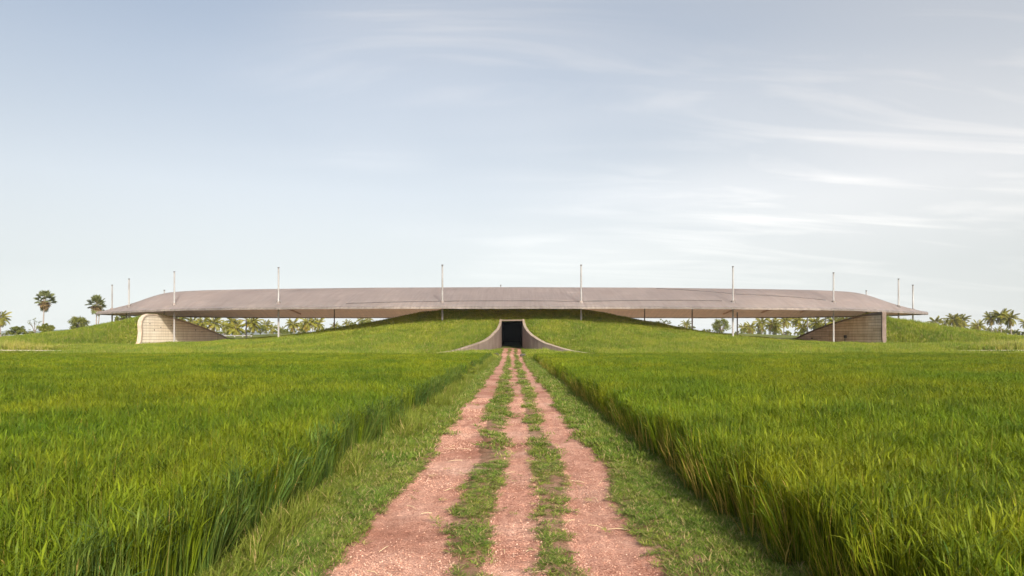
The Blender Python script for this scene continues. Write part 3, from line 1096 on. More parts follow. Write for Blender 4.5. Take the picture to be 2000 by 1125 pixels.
def scatter(name, P, rot, scl, idx, col, label, cat):
    me = bpy.data.meshes.new(name)
    n = len(P)
    me.vertices.add(n)
    me.vertices.foreach_set('co', np.asarray(P, np.float32).ravel())
    a = me.attributes.new('rot', 'FLOAT_VECTOR', 'POINT'); a.data.foreach_set('vector', np.asarray(rot, np.float32).ravel())
    a = me.attributes.new('scl', 'FLOAT_VECTOR', 'POINT'); a.data.foreach_set('vector', np.asarray(scl, np.float32).ravel())
    a = me.attributes.new('idx', 'INT', 'POINT'); a.data.foreach_set('value', np.asarray(idx, np.int32))
    me.update()
    o = obj(name, me)
    g = bpy.data.node_groups.new(name, 'GeometryNodeTree')
    g.interface.new_socket('Geometry', in_out='INPUT', socket_type='NodeSocketGeometry')
    g.interface.new_socket('Geometry', in_out='OUTPUT', socket_type='NodeSocketGeometry')
    gi = g.nodes.new('NodeGroupInput'); go = g.nodes.new('NodeGroupOutput')
    ip = g.nodes.new('GeometryNodeInstanceOnPoints')
    ci = g.nodes.new('GeometryNodeCollectionInfo')
    ci.inputs['Collection'].default_value = col
    ci.inputs['Separate Children'].default_value = True
    ci.inputs['Reset Children'].default_value = True
    ip.inputs['Pick Instance'].default_value = True

    def na(nm, ty):
        q = g.nodes.new('GeometryNodeInputNamedAttribute')
        q.data_type = ty
        q.inputs['Name'].default_value = nm
        return q.outputs['Attribute']
    g.links.new(gi.outputs[0], ip.inputs['Points'])
    g.links.new(ci.outputs[0], ip.inputs['Instance'])
    g.links.new(na('idx', 'INT'), ip.inputs['Instance Index'])
    g.links.new(na('rot', 'FLOAT_VECTOR'), ip.inputs['Rotation'])
    g.links.new(na('scl', 'FLOAT_VECTOR'), ip.inputs['Scale'])
    g.links.new(ip.outputs[0], go.inputs[0])
    md = o.modifiers.new('scatter', 'NODES')
    md.node_group = g
    tag(o, label, cat, kind='stuff')
    return o


RNG = np.random.default_rng(12)


def jitter_grid(x0, x1, y0, y1, step, jit=.48):
    xs = np.arange(x0, x1, step); ys = np.arange(y0, y1, step)
    X, Y = np.meshgrid(xs, ys)
    X = X + RNG.uniform(-jit, jit, X.shape) * step
    Y = Y + RNG.uniform(-jit, jit, Y.shape) * step
    return X.ravel(), Y.ravel()


def tilt(tx_, ty_, rz):
    """lean in a world direction, whatever the spin about the stalk"""
    c_, s_ = np.cos(rz), np.sin(rz)
    return np.stack([tx_ * c_ + ty_ * s_, -tx_ * s_ + ty_ * c_, rz], -1)


# ---- rice: patches of many hills of rice, with single clumps only along the field edges
def patch_collection(name, size, n_hills, specs, mat, nvar, seed):
    col = bpy.data.collections.new(name)
    r = random.Random(seed)
    protos = [clump(**q) for q in specs]
    protos = [(np.array(v), f, np.array(c)) for v, f, c in protos]
    m_ = int(round(math.sqrt(n_hills)))
    for k in range(nvar):
        Vs, Fs, Cs = [], [], []
        off = 0
        for i in range(m_):
            for j in range(m_):
                v, f, c = protos[r.randrange(len(protos))]
                an = r.uniform(0, 6.283)
                ca, sa = math.cos(an), math.sin(an)
                hs = r.uniform(.84, 1.06)
                x = v[:, 0] * ca - v[:, 1] * sa; y = v[:, 0] * sa + v[:, 1] * ca; z = v[:, 2] * hs
                tx, ty_ = r.gauss(0, .06), r.gauss(0, .06)
                px = ((i + .5) / m_ - .5 + r.uniform(-.3, .3) / m_) * size
                py = ((j + .5) / m_ - .5 + r.uniform(-.3, .3) / m_) * size
                Vs.append(np.stack([x + z * tx + px, y + z * ty_ + py, z], -1))
                c2 = c.copy(); c2[:, 1] = np.clip(c2[:, 1] * .5 + r.random() * .5, 0, 1)
                Cs.append(c2)
                Fs += [tuple(q + off for q in ff) for ff in f]
                off += len(v)
        me = mesh_of(name, np.concatenate(Vs).tolist(), Fs, mat, False, {'col': np.concatenate(Cs)})
        col.objects.link(bpy.data.objects.new('%s_%02d' % (name, k), me))
    return col


SP_N = [dict(nb=28, flag=24, h=.97, w=.0130, rad=.062, lean=.09, bend=.11, seed=100 + k, seg=4, dry=.009, head=.006, hvar=.22, droop=.45) for k in range(6)]
SP_M = [dict(nb=28, flag=22, h=.97, w=.0190, rad=.09, lean=.11, bend=.13, seed=120 + k, seg=3, dry=.012, hvar=.22, droop=.45) for k in range(5)]
SP_F = [dict(nb=32, flag=22, h=.97, w=.0310, rad=.15, lean=.15, bend=.16, seed=140 + k, seg=3, dry=.004, hvar=.22, droop=.45) for k in range(5)]
rice_near = proto_collection('rice_clump_near', SP_N, M_rice)
rice_mid = proto_collection('rice_clump_mid', SP_M, M_rice)
rice_far = proto_collection('rice_clump_far', SP_F, M_rice)
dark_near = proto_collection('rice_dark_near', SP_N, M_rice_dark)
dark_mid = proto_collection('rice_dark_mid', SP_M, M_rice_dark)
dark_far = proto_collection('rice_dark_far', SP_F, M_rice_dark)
patch_near = patch_collection('rice_patch_near', 1.0, 49, SP_N, M_rice, 6, 1)
patch_mid = patch_collection('rice_patch_mid', 1.5, 49, SP_M, M_rice, 6, 2)
patch_far = patch_collection('rice_patch_far', 2.5, 49, SP_F, M_rice, 6, 3)
rice_edge = proto_collection('rice_clump_edge', [dict(nb=20, h=.62, w=.012, rad=.09, lean=.13, bend=.14, seed=160 + k, seg=4, dry=.32, hvar=.5, lean_dir=math.pi) for k in range(5)], M_rice)


def rice_edge_x(y, sg):
    if sg < 0:
        return 2.98 + (fbm(np.asarray(y) * .25, np.asarray(y) * 0, 51, 3) - .52) * .7 + .28 * np.exp(-((np.asarray(y) - 20.5) / 1.6) ** 2) + .22 * np.exp(-((np.asarray(y) - 13.2) / .9) ** 2)
    return 2.95 + (fbm(np.asarray(y) * .3, np.asarray(y) * 0, 57, 3) - .5) * .35


def rice_height(x, y):
    return 0.86 + .28 * fbm(x * .33, y * .33, 61, 3) + .24 * (fbm(x * .09, y * .09, 67, 2) - .5)


def rice_scatter(x, y, col, nvar, label, quarter):
    n = len(x)
    z = base(x, y) - .05
    h = rice_height(x, y) * (1.0 if quarter else RNG.uniform(.80, 1.1, n))
    ta = (fbm(x * .25 + 40, y * .25, 71, 2) - .5) * (.15 if quarter else .16)
    tb = (fbm(x * .25, y * .25 + 40, 73, 2) - .5) * (.15 if quarter else .16)
    if not quarter:                    # a few stalks flop out over the verge
        tb = tb - np.sign(x) * np.where(RNG.random(n) < .14, RNG.uniform(.1, .45, n), RNG.uniform(-.05, .06, n))
    rz = RNG.integers(0, 4, n) * math.pi / 2 if quarter else RNG.uniform(0, 6.28, n)
    sx = np.ones(n) * 1.02 if quarter else RNG.uniform(.85, 1.2, n)
    scatter('rice_crop', np.stack([x, y, z], -1), tilt(ta, tb, rz), np.stack([sx, sx, h], -1), RNG.integers(0, nvar, n), col, label, 'rice')


def rice_zone(y0, y1, ps, step, sg, pcol, ccol, nclump, where):
    """whole patches where they fit, single clumps in the ragged strip along the track"""
    side = 'left' if sg < 0 else 'right'
    ys = np.arange(y0 + ps / 2, y1, ps)
    px, py, ex, ey = [], [], [], []
    for yc in ys:
        yy = np.linspace(yc - ps / 2, yc + ps / 2, 5)
        xin = float(np.max(rice_edge_x(yy, sg))) + ps * .5 + .05
        xs_ = np.arange(xin, .80 * (yc + ps) + 9.0 + ps, ps)
        px += list(xs_); py += [yc] * len(xs_)
        gx_ = np.arange(2.2, xin - ps / 2 + step * .5, step)
        gy_ = np.arange(yc - ps / 2, yc + ps / 2, step)
        A, B = np.meshgrid(gx_, gy_)
        A = A + RNG.uniform(-.45, .45, A.shape) * step; B = B + RNG.uniform(-.45, .45, B.shape) * step
        k = (A > rice_edge_x(B, sg)) & (A < xin - ps / 2 + step * .4)
        ex += list(A[k]); ey += list(B[k])
    px, py, ex, ey = map(np.array, (px, py, ex, ey))
    rice_scatter(px * sg, py, pcol, 6, 'green rice crop %s, in the field on the %s of the track' % (where, side), True)
    rice_scatter(ex * sg, ey, ccol, nclump, 'edge of the %s rice crop along the track, %s' % (side, where), False)


for sg in (-1, 1):
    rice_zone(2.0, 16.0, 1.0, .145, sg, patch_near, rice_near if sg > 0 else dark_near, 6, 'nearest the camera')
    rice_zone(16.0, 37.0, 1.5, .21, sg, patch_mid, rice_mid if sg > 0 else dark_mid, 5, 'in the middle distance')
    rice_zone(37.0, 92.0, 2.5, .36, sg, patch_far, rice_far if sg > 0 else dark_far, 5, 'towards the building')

# drier stems leaning out along the edge of the field to the right
ye = 4 + (RNG.random(420) ** 1.5) * 70
xe = rice_edge_x(ye, 1) + RNG.uniform(-.16, .12, len(ye))
n = len(ye)
scatter('rice_stubble', np.stack([xe, ye, base(xe, ye) - .03], -1), np.stack([RNG.normal(0, .08, n), RNG.normal(-.05, .08, n), RNG.uniform(-.6, .6, n)], -1),
        np.stack([RNG.uniform(.8, 1.3, n)] * 2 + [RNG.uniform(.6, 1.25, n)], -1), RNG.integers(0, 5, n), rice_edge,
        'yellowing rice stems along the edge of the right field', 'rice')

# ---- short grass of the verges and between the ruts
gr_near = proto_collection('short_grass_near', [dict(nb=22, h=.042, w=.0105, rad=.06, lean=.06, bend=.05, seed=200 + k, seg=2, dry=.10, hvar=.5, minlean=.2) for k in range(6)], M_verge)
gr_far = proto_collection('short_grass_far', [dict(nb=34, h=.085, w=.020, rad=.17, lean=.09, bend=.06, seed=220 + k, seg=2, dry=.09, hvar=.5, minlean=.2) for k in range(5)], M_verge)


def verge(y0, y1, dens, col, nvar, s0, label):
    n = int((y1 - y0) * 7.4 * dens)
    x = RNG.uniform(-3.9, 3.5, n); y = RNG.uniform(y0, y1, n)
    mk = rut_mask(x, y)
    keep = RNG.random(n) > np.clip(mk * 1.1 + .06, 0, .993)
    keep &= (x > -rice_edge_x(y, -1) - .25) & (x < rice_edge_x(y, 1) + .2) & (np.abs(x) < np.where(y > 97, horn(np.maximum(y, 98.3)) - .15, 9))
    inner = np.abs(x) < 1.45
    pt = .6 * fbm(x * 2.2 + 9, y * .45, 81, 3) + .4 * fbm(x * 4.0, y * 3.1, 85, 3)
    keep &= ~inner | (RNG.random(n) < np.clip((pt - .39) * 4.0, 0.12, 1))
    keep &= RNG.random(n) < np.clip(.45 + (pt - .3) * 3, .3, 1)
    x, y = x[keep], y[keep]
    n = len(x)
    inn = np.abs(x) < 1.7
    far_out = np.clip((np.abs(x) - 1.7) / 1.2, 0, 1)
    h = s0 * RNG.uniform(.55, 1.25, n) * np.where(inn, .50, .80 + far_out * np.where(x < 0, 1.0, .55))
    z = np.where(np.abs(x) < 2.2, track_z(x, y, np.zeros(n)), base(x, y)) - .006
    rot = np.stack([RNG.normal(0, .15, n), RNG.normal(0, .15, n), RNG.uniform(0, 6.28, n)], -1)
    s = s0 * RNG.uniform(.75, 1.3, n)
    scatter('verge_grass', np.stack([x, y, z], -1), rot, np.stack([s, s, h], -1), RNG.integers(0, nvar, n), col, label, 'grass')


verge(4.0, 13, 460, gr_near, 6, 1.0, 'short green grass on the near verges and between the ruts')
verge(13, 32, 85, gr_far, 5, 1.0, 'short grass along the middle of the track and its verges')
verge(32, 117, 30, gr_far, 5, 1.5, 'short grass along the far end of the track')

# ---- rank weeds and long grass on the bank left of the track
wd = proto_collection('bank_weeds', [dict(nb=22, h=.34, w=.014, rad=.10, lean=.20, bend=.22, seed=240 + k, seg=4, dry=.05, hvar=.5, droop=.9) for k in range(6)], M_weed)
y = 5 + RNG.random(2600) ** 1.3 * 86
x = -rice_edge_x(y, -1) + RNG.normal(.10, .20, len(y)) + np.where((fbm(y * .45, y * 0, 91, 2) > .52), .18, 0)
n = len(y)
hsc = (.45 + 1.1 * np.clip((fbm(y * .5, x * .5, 93, 2) - .35) * 3, 0, 1)) * RNG.uniform(.6, 1.2, n) * np.interp(y, [5, 9, 18, 90], [.5, .6, .9, 1.3])
scatter('bank_weeds', np.stack([x, y, base(x, y) - .02], -1), np.stack([RNG.normal(0, .15, n), RNG.normal(.1, .15, n), RNG.uniform(0, 6.28, n)], -1),
        np.stack([np.interp(y, [5, 18, 90], [.8, 1.2, 2.0])] * 2 + [hsc], -1), RNG.integers(0, 6, n), wd, 'rank weeds and long grass on the bank left of the track', 'weeds')

# ---- grass on mound, hills and the ground between
mg = proto_collection('mound_tuft', [dict(nb=30, h=.46, w=.06, rad=.38, lean=.22, bend=.22, seed=260 + k, seg=2, dry=.06, hvar=.4) for k in range(6)], M_mound)
rg = proto_collection('reed_tuft', [dict(nb=30, h=1.0, w=.05, rad=.35, lean=.28, bend=.35, seed=280 + k, seg=3, dry=.12, hvar=.35) for k in range(5)], M_reed)


def mound_scatter(name, x, y, z, hmul, col, nvar, label):
    n = len(x)
    rot = np.stack([RNG.normal(0, .12, n), RNG.normal(0, .12, n), RNG.uniform(0, 6.28, n)], -1)
    s = RNG.uniform(.8, 1.3, n)
    scatter(name, np.stack([x, y, z - .03], -1), rot, np.stack([s, s, hmul * RNG.uniform(.7, 1.25, n)], -1), RNG.integers(0, nvar, n), col, label, 'grass')


x, y = jitter_grid(-69, 69, 94, 142, .36)
k = ~((np.abs(x) < horn(np.maximum(y, 98.3)) + .55) & (y < PY + .35)) & (y < rim_y(x) + 13)
x, y = x[k], y[k]
z = np.maximum(mound(x, y), base(x, y))
hm = .55 + .9 * fbm(x * .2, y * .2, 101, 3) + .5 * np.exp(-((y - np.interp(np.abs(x), [0, 30, 50, 70], [98, 98, 103, 116])) / 2.5) ** 2)
hm = hm * np.clip(((np.abs(x) - horn(np.maximum(y, 98.3))) / 2.2), .45, 1) * np.where(y > rim_y(x) + 1, .6, 1)
mound_scatter('mound_grass', x, y, z, hm, mg, 6, 'rough green grass covering the broad mound around the tunnel')
x, y = jitter_grid(-11, 11, 93, 112, .30)
k = (np.abs(x) > 2.3 + .25 * np.sin(y)) & (np.abs(x) < horn(np.maximum(y, 98.3)) - .3)
x, y = x[k], y[k]
mound_scatter('mouth_grass', x, y, base(x, y), .6 + .9 * fbm(x * .5, y * .5, 105, 2) * np.clip((np.abs(x) - 2.2) / 2, .3, 1.3), mg, 6, 'grass growing before the flaring walls of the tunnel mouth')
for sg, lb in ((-1, 'rough green grass on the hill at the far left'), (1, 'tall yellowish grass on the hill at the far right')):
    x, y = jitter_grid(60, 126, 94, 146, .38)
    k = (x < .76 * y + 6) & ((y < 132) | (x > wall_x(np.maximum(y, 133)) + .7)) & ((x > 69) | (y < 96)) & ~((y > 109) & (y < 112.8) & (x > 67))
    x, y = x[k], y[k]
    z = np.maximum(hill(x, y), base(x, y))
    hm = .6 + .9 * fbm(x * .2, y * .2, 103 + sg, 3)
    hm = hm * (1.5 if sg > 0 else 1.0) * np.where(y < 109, .3, 1) * np.where((x < 76) & (y < 137), .8, 1)
    mound_scatter('hill_grass', x * sg, y, z, hm, mg, 6, lb)
    # taller reeds in the band above the sandy path
    x, y = jitter_grid(76 if sg < 0 else 80, 120, 112.8, 117.2 if sg < 0 else 121, .52)
    k = (x < .76 * y + 6)
    x, y = x[k], y[k]
    z = np.maximum(hill(x, y), base(x, y))
    mound_scatter('tall_reeds', x * sg, y, z, np.interp(x, [76, 84], [.6, 1.15]) * (.7 + .6 * fbm(x * .4, y * .4, 107, 2)), rg, 5,
                  'tall pale reeds above the sandy path, %s hill' % ('left' if sg < 0 else 'right'))

# ---- gravel on the track
peb = bpy.data.collections.new('pebble')
for k in range(5):
    r = random.Random(300 + k)
    import bmesh
    bm = bmesh.new()
    bmesh.ops.create_icosphere(bm, subdivisions=1, radius=1.0)
    for v in bm.verts:
        v.co *= r.uniform(.7, 1.15)
        v.co.z *= .6
    me = bpy.data.meshes.new('pebble'); bm.to_mesh(me); bm.free()
    me.materials.append(M_pebble)
    peb.objects.link(bpy.data.objects.new('pebble_%02d' % k, me))
n = 90000
y = 4.2 + RNG.random(n) ** 1.5 * 24
x = RNG.uniform(-1.95, 1.65, n)
mk = rut_mask(x, y)
gp = fbm(x * 1.1, y * .7, 111, 3)
k = (mk > .35) & (RNG.random(n) < np.clip((gp - .32) * 3.5, .08, 1) * np.where((np.abs(x - .08) < .2) | (x > .8), .45, 1))
x, y, mk = x[k], y[k], mk[k]
n = len(x)
s = .0035 + .0075 * RNG.random(n) ** 2.4
s = s * np.interp(y, [4, 12, 28], [1, 1.15, 1.5])
scatter('gravel', np.stack([x, y, track_z(x, y, mk) + s * .25], -1), RNG.uniform(0, 6.28, (n, 3)), np.stack([s, s, s], -1), RNG.integers(0, 5, n), peb,
        'loose pinkish gravel scattered over the ruts', 'gravel')


# ------------------------------------------------------------------ palms
def frond_mesh(name, length, droop, seed, mat, pairs=17, lw=.27):
    r = random.Random(seed)
    V, F, C = [], [], []
    n = 12
    pts = []
    p = Vector((0, 0, 0)); ang = 0.0
    for i in range(n + 1):
        pts.append(p.copy())
        ang -= droop / n * (0.4 + 1.2 * i / n)
        p = p + Vector((math.cos(ang), 0, math.sin(ang))) * (length / n)
    for i in range(n + 1):
        w = .06 * (1 - .8 * i / n)
        V += [pts[i] + Vector((0, -w, 0)), pts[i] + Vector((0, w, 0)), pts[i] + Vector((0, 0, -w))]
        C += [(i / n, .8, .25)] * 3
    for i in range(n):
        for k in range(3):
            k2 = (k + 1) % 3
            F.append((i * 3 + k, i * 3 + k2, i * 3 + 3 + k2, i * 3 + 3 + k))
    for j in range(pairs):
        t = .14 + .86 * j / (pairs - 1)
        f = t * n; i = min(int(f), n - 1); fr = f - i
        q = pts[i].lerp(pts[i + 1], fr)
        tg = (pts[i + 1] - pts[i]).normalized()
        ll = length * .30 * (math.sin(math.pi * min(.97, .12 + .82 * t)) ** .7) * r.uniform(.85, 1.1)
        for sd in (-1, 1):
            hang = r.uniform(.35, .75)
            d = (tg * .55 + Vector((0, sd, 0)) * .85 + Vector((0, 0, -hang))).normalized()
            tip = q + d * ll + Vector((0, 0, -ll * .25))
            mid = q + d * ll * .5
            o0 = len(V)
            V += [q, mid + tg * lw * .5, tip, mid - tg * lw * .5]
            tone = r.random()
            dr = .6 if r.random() < .08 else r.uniform(0, .15)
            C += [(0, tone, dr), (.5, tone, dr), (1, tone, dr), (.5, tone, dr)]
            F.append((o0, o0 + 1, o0 + 2, o0 + 3))
    return mesh_of(name, V, F, mat, False, {'col': [tuple(c) for c in C]})


def dry_copy(me, amt):
    m2 = me.copy()
    a = m2.attributes['col']
    buf = np.zeros(len(m2.vertices) * 4, np.float32)
    a.data.foreach_get('color', buf)
    buf = buf.reshape(-1, 4); buf[:, 2] = np.clip(buf[:, 2] + amt, 0, 1)
    a.data.foreach_set('color', buf.ravel())
    return m2


FRONDS = [frond_mesh('frond', 3.9, d, 400 + k, M_coco) for k, d in enumerate((.55, .8, 1.0, 1.25, 1.5))]
FRONDS_DRY = [dry_copy(FRONDS[3], .55), dry_copy(FRONDS[4], .35)]


def trunk_vf(h, lean, r0, r1, seed):
    r = random.Random(seed)
    a = r.uniform(0, 6.28)
    P, Rr = [], []
    n = 9
    for i in range(n + 1):
        t = i / n
        P.append((math.cos(a) * lean * t ** 1.8, math.sin(a) * lean * t ** 1.8, -.4 + (h + .4) * t))
        Rr.append(r0 + (r1 - r0) * min(1, t * 1.6) + (.10 if i == 0 else 0) + (.015 if i % 2 else 0))
    return P, tube_vf(P, Rr, 8)


def coconut(px, py, Y, rad, seed, label, nfr=26):
    """px, py: where the crown's heart shows"""
    r = random.Random(seed)
    x = px_x(px, Y)
    g0 = gnd(x, Y)
    h = px_z(py, Y) - g0
    root = empty('coconut_palm', (x, Y, g0))
    tag(root, label, 'palm tree', 'coconut palms behind the building')
    P, vf = trunk_vf(h, r.uniform(-.6, 1.3), .20, .13, seed)
    obj('trunk', mesh_of('trunk', vf[0], vf[1], M_bark, True), root)
    top = Vector(P[-1])
    v, f = tube_vf([(0, 0, -.5), (0, 0, -.1), (0, 0, .35), (0, 0, .7)], [.15, .26, .2, .05], 8)
    cr = obj('crown', mesh_of('crown', v, f, M_bark, True), root, top)
    sc_ = rad / 3.7
    for k in range(nfr):
        t = (k + .5) / nfr
        az = k * 2.39996 + r.uniform(-.25, .25)
        el = R(78 - 128 * t ** .95 + r.uniform(-9, 9))
        fi = min(4, int(t * 4.2 + r.random() * 1.2))
        me = FRONDS[fi]
        if t > .78 and r.random() < .55: me = FRONDS_DRY[r.randrange(2)]
        o = obj('frond', me, cr)
        s = sc_ * r.uniform(.85, 1.12) * (.82 if t < .12 else 1)
        o.matrix_local = Matrix.Rotation(az, 4, 'Z') @ Matrix.Rotation(-el, 4, 'Y') @ Matrix.Rotation(r.uniform(-.4, .4), 4, 'X') @ Matrix.Scale(s, 4)
    return root


def fan_mesh(name, seed, dry, nseg=13, size=1.05, pet=1.55):
    r = random.Random(seed)
    V, F, C = [], [], []
    V += [(0, -.05, 0), (0, .05, 0), (pet, .03, 0), (pet, -.03, 0)]
    C += [(0, .8, .5)] * 4
    F.append((0, 1, 2, 3))
    for k in range(nseg):
        a = R(-125 + 250 * k / (nseg - 1))
        ll = size * (1 - .22 * abs(k / (nseg - 1) - .5) * 2) * r.uniform(.92, 1.06)
        d = Vector((math.cos(a), math.sin(a), r.uniform(-.16, .08)))
        n_ = Vector((-math.sin(a), math.cos(a), 0))
        w = .12
        o0 = len(V)
        c0 = Vector((pet, 0, 0))
        zo = .04 if k % 2 else -.04
        V += [c0, c0 + d * ll * .6 + n_ * w + Vector((0, 0, zo)), c0 + d * ll + Vector((0, 0, -.14)), c0 + d * ll * .6 - n_ * w + Vector((0, 0, -zo))]
        tn_ = r.random()
        dd = min(1, dry + r.uniform(0, .15))
        C += [(0, tn_, dd)] * 4
        F.append((o0, o0 + 1, o0 + 2, o0 + 3))
    return mesh_of(name, V, F, M_fan, False, {'col': C})


FANS = [fan_mesh('fan_leaf', 430 + k, 0.02) for k in range(3)]
FANS_DRY = [fan_mesh('fan_leaf', 440 + k, .7, size=1.25, pet=.75) for k in range(2)]


def fan_palm(px, py, Y, sc_, lean, seed, label, n=50, dry=True):
    r = random.Random(seed)
    x = px_x(px, Y); g0 = gnd(x, Y)
    h = px_z(py, Y) - g0
    root = empty('fan_palm', (x, Y, g0))
    tag(root, label, 'palm tree', 'tall fan palms at the left end of the roof')
    P, vf = trunk_vf(h, lean, .24, .17, seed)
    obj('trunk', mesh_of('trunk', vf[0], vf[1], M_bark, True), root)
    v, f = tube_vf([(0, 0, -2.0), (0, 0, -1.0), (0, 0, .2), (0, 0, .6)], [.2, .42, .3, .06], 8)
    cr = obj('crown', mesh_of('crown', v, f, M_bark, True), root, Vector(P[-1]))
    for k in range(n):
        t = (k + .5) / n
        az = k * 2.39996 + r.uniform(-.2, .2)
        el = R(85 - 160 * t ** .85 + r.uniform(-12, 12))
        dr = dry and t > .60
        me = (FANS_DRY if dr and r.random() < .85 else FANS)[r.randrange(2)]
        o = obj('fan_leaf', me, cr)
        s = sc_ * r.uniform(.9, 1.1)
        dz = -1.3 * max(0, t - .5)
        if dr: el = R(-22 - 60 * (t - .6) / .4 + r.uniform(-9, 9))
        o.matrix_local = Matrix.Translation((0, 0, dz * sc_)) @ Matrix.Rotation(az, 4, 'Z') @ Matrix.Rotation(-el, 4, 'Y') @ Matrix.Rotation(r.uniform(-.5, .5), 4, 'X') @ Matrix.Scale(s, 4)
    return root


fan_palm(84, 586, 235, 1.42, .5, 1, 'tall fan palm with brown skirt of dead leaves, standing alone above bushes')
fan_palm(188, 594, 232, 1.32, .3, 4, 'tall fan palm right behind the pointed left tip of the roof', n=46)
fan_palm(191, 600, 250, 1.0, -1.2, 9, 'smaller leaning fan palm hidden behind the one at the roof tip', n=26, dry=False)

GL = [(352, 624, 16), (379, 630, 14), (398, 632, 15), (420, 633, 17), (441, 640, 12), (456, 630, 15), (462, 643, 18), (494, 632, 18), (521, 636, 12), (534, 644, 11), (550, 647, 8),
      (574, 635, 14), (593, 640, 12), (606, 632, 16), (621, 634, 14), (655, 640, 10), (678, 634, 9), (704, 628, 10), (717, 627, 9)]
GR = [(1341, 634, 10), (1447, 642, 10), (1467, 641, 12), (1488, 632, 14), (1503, 634, 15), (1517, 640, 13), (1530, 628, 14), (1552, 628, 13), (1563, 640, 15), (1592, 632, 16),
      (1607, 641, 13), (1622, 631, 15), (1640, 627, 13), (1700, 622, 12), (1775, 632, 8)]
GF = [(1828, 633, 13), (1846, 635, 11), (1860, 628, 14), (1876, 629, 13), (1878, 641, 13), (1911, 641, 14), (1937, 625, 14), (1955, 621, 15), (1975, 625, 16), (1999, 636, 11),
      (1927, 649, 9), (1945, 651, 10), (1963, 652, 9), (1985, 654, 9), (1895, 649, 8)]
sd = 500
ordn = ['first', 'second', 'third', 'fourth', 'fifth', 'sixth', 'seventh', 'eighth', 'ninth', 'tenth', 'eleventh', 'twelfth', 'thirteenth', 'fourteenth', 'fifteenth', 'sixteenth',
        'seventeenth', 'eighteenth', 'nineteenth']
for lst, where in ((GL, 'coconut palm, %s from the pale wing wall in the left gap under the roof'), (GR, 'coconut palm, %s from the mound in the right gap under the roof'),
                   (GF, 'coconut palm beyond the right hill, %s from the roof tip')):
    order = sorted(range(len(lst)), key=lambda i: lst[i][0])
    for rank, i in enumerate(order):
        px, py, r_px = lst[i]
        rad = 3.5 + (sd % 5) * .12
        Y = rad * 1333.33 / (r_px * 1.18)
        coconut(px, py - (4.5 if lst is GF else 2.5), Y, rad, sd, where % ordn[rank], 26 if r_px > 11 else 20)
        sd += 1
coconut(1, 620, 245, 3.6, 480, 'coconut palm cut by the left edge of the picture, bare leaning trunk')


# ------------------------------------------------------------------ broadleaf trees and bushes
def leaf_cloud(clusters, nleaf, size, seed, squash=.75):
    r = random.Random(seed)
    V, F, C = [], [], []
    for (cx_, cy_, cz_, cr_) in clusters:
        ct = r.random()
        for k in range(nleaf):
            d = Vector((r.gauss(0, 1), r.gauss(0, 1), r.gauss(0, 1))).normalized() * cr_ * (r.random() ** .45)
            p = Vector((cx_, cy_, cz_)) + Vector((d.x, d.y, d.z * squash))
            u = Vector((r.gauss(0, 1), r.gauss(0, 1), r.gauss(0, .6))).normalized()
            w = u.cross(Vector((r.gauss(0, 1), r.gauss(0, 1), r.gauss(0, 1)))).normalized()
            s = size * r.uniform(.6, 1.3)
            o0 = len(V)
            V += [p - u * s, p + w * s * .5, p + u * s, p - w * s * .5]
            tn_ = min(1, max(0, ct * .5 + r.random() * .5))
            C += [(0, tn_, .5 if r.random() < .04 else 0)] * 4
            F.append((o0, o0 + 1, o0 + 2, o0 + 3))
    return V, F, C


def broad_tree(px, py_top, py_bot, w_px, Y, seed, name, label, cat, group, mat, ncl=22, nleaf=80, size=.2, hollow=.35, trunk=True, thin=False, cut=.0):
    r = random.Random(seed)
    x = px_x(px, Y); g0 = gnd(x, Y)
    ztop = px_z(py_top, Y) - g0
    zbot = max(px_z(py_bot, Y) - g0, .1)
    hw = w_px * .56 * Y / 1333.33
    root = empty(name, (x, Y, g0))
    tag(root, label, cat, group)
    cz = (ztop + zbot) / 2; hz = (ztop - zbot) / 2
    cl = []
    for k in range(ncl):
        d = Vector((r.gauss(0, 1), r.gauss(0, 1), r.gauss(0, 1) + .25)).normalized()
        q = hollow + (1 - hollow) * r.random() ** .6
        cr_ = min(hw, hz) * r.uniform(.26, .44) * (.6 if thin else 1)
        cl.append((d.x * (hw - cr_) * q, d.y * (hw - cr_) * q, cz + d.z * (hz - cr_ * .6) * q, cr_))
    V, F, C = leaf_cloud(cl, nleaf, size, seed)
    obj('crown', mesh_of('crown', V, F, mat, False, {'col': C}), root)
    mb = MB()
    tz = zbot + hz * .45
    tr = .05 * ztop * (.5 if thin else 1) + .05
    mb.add(tube_vf([(0, 0, -.4), (.05 * hw, 0, tz * .5), (0, 0, tz)], [tr, tr * .75, tr * .6], 8))
    for (a, b, c, d) in cl[::2]:
        mid = ((a) * .45, b * .45, tz + (c - tz) * .4 + .1 * hz)
        mb.add(tube_vf([(0, 0, tz * .85), mid, (a, b, c)], [tr * .5, tr * .3, tr * .1], 5))
    obj('trunk', mb.mesh('trunk', M_bark2, True), root)
    return root


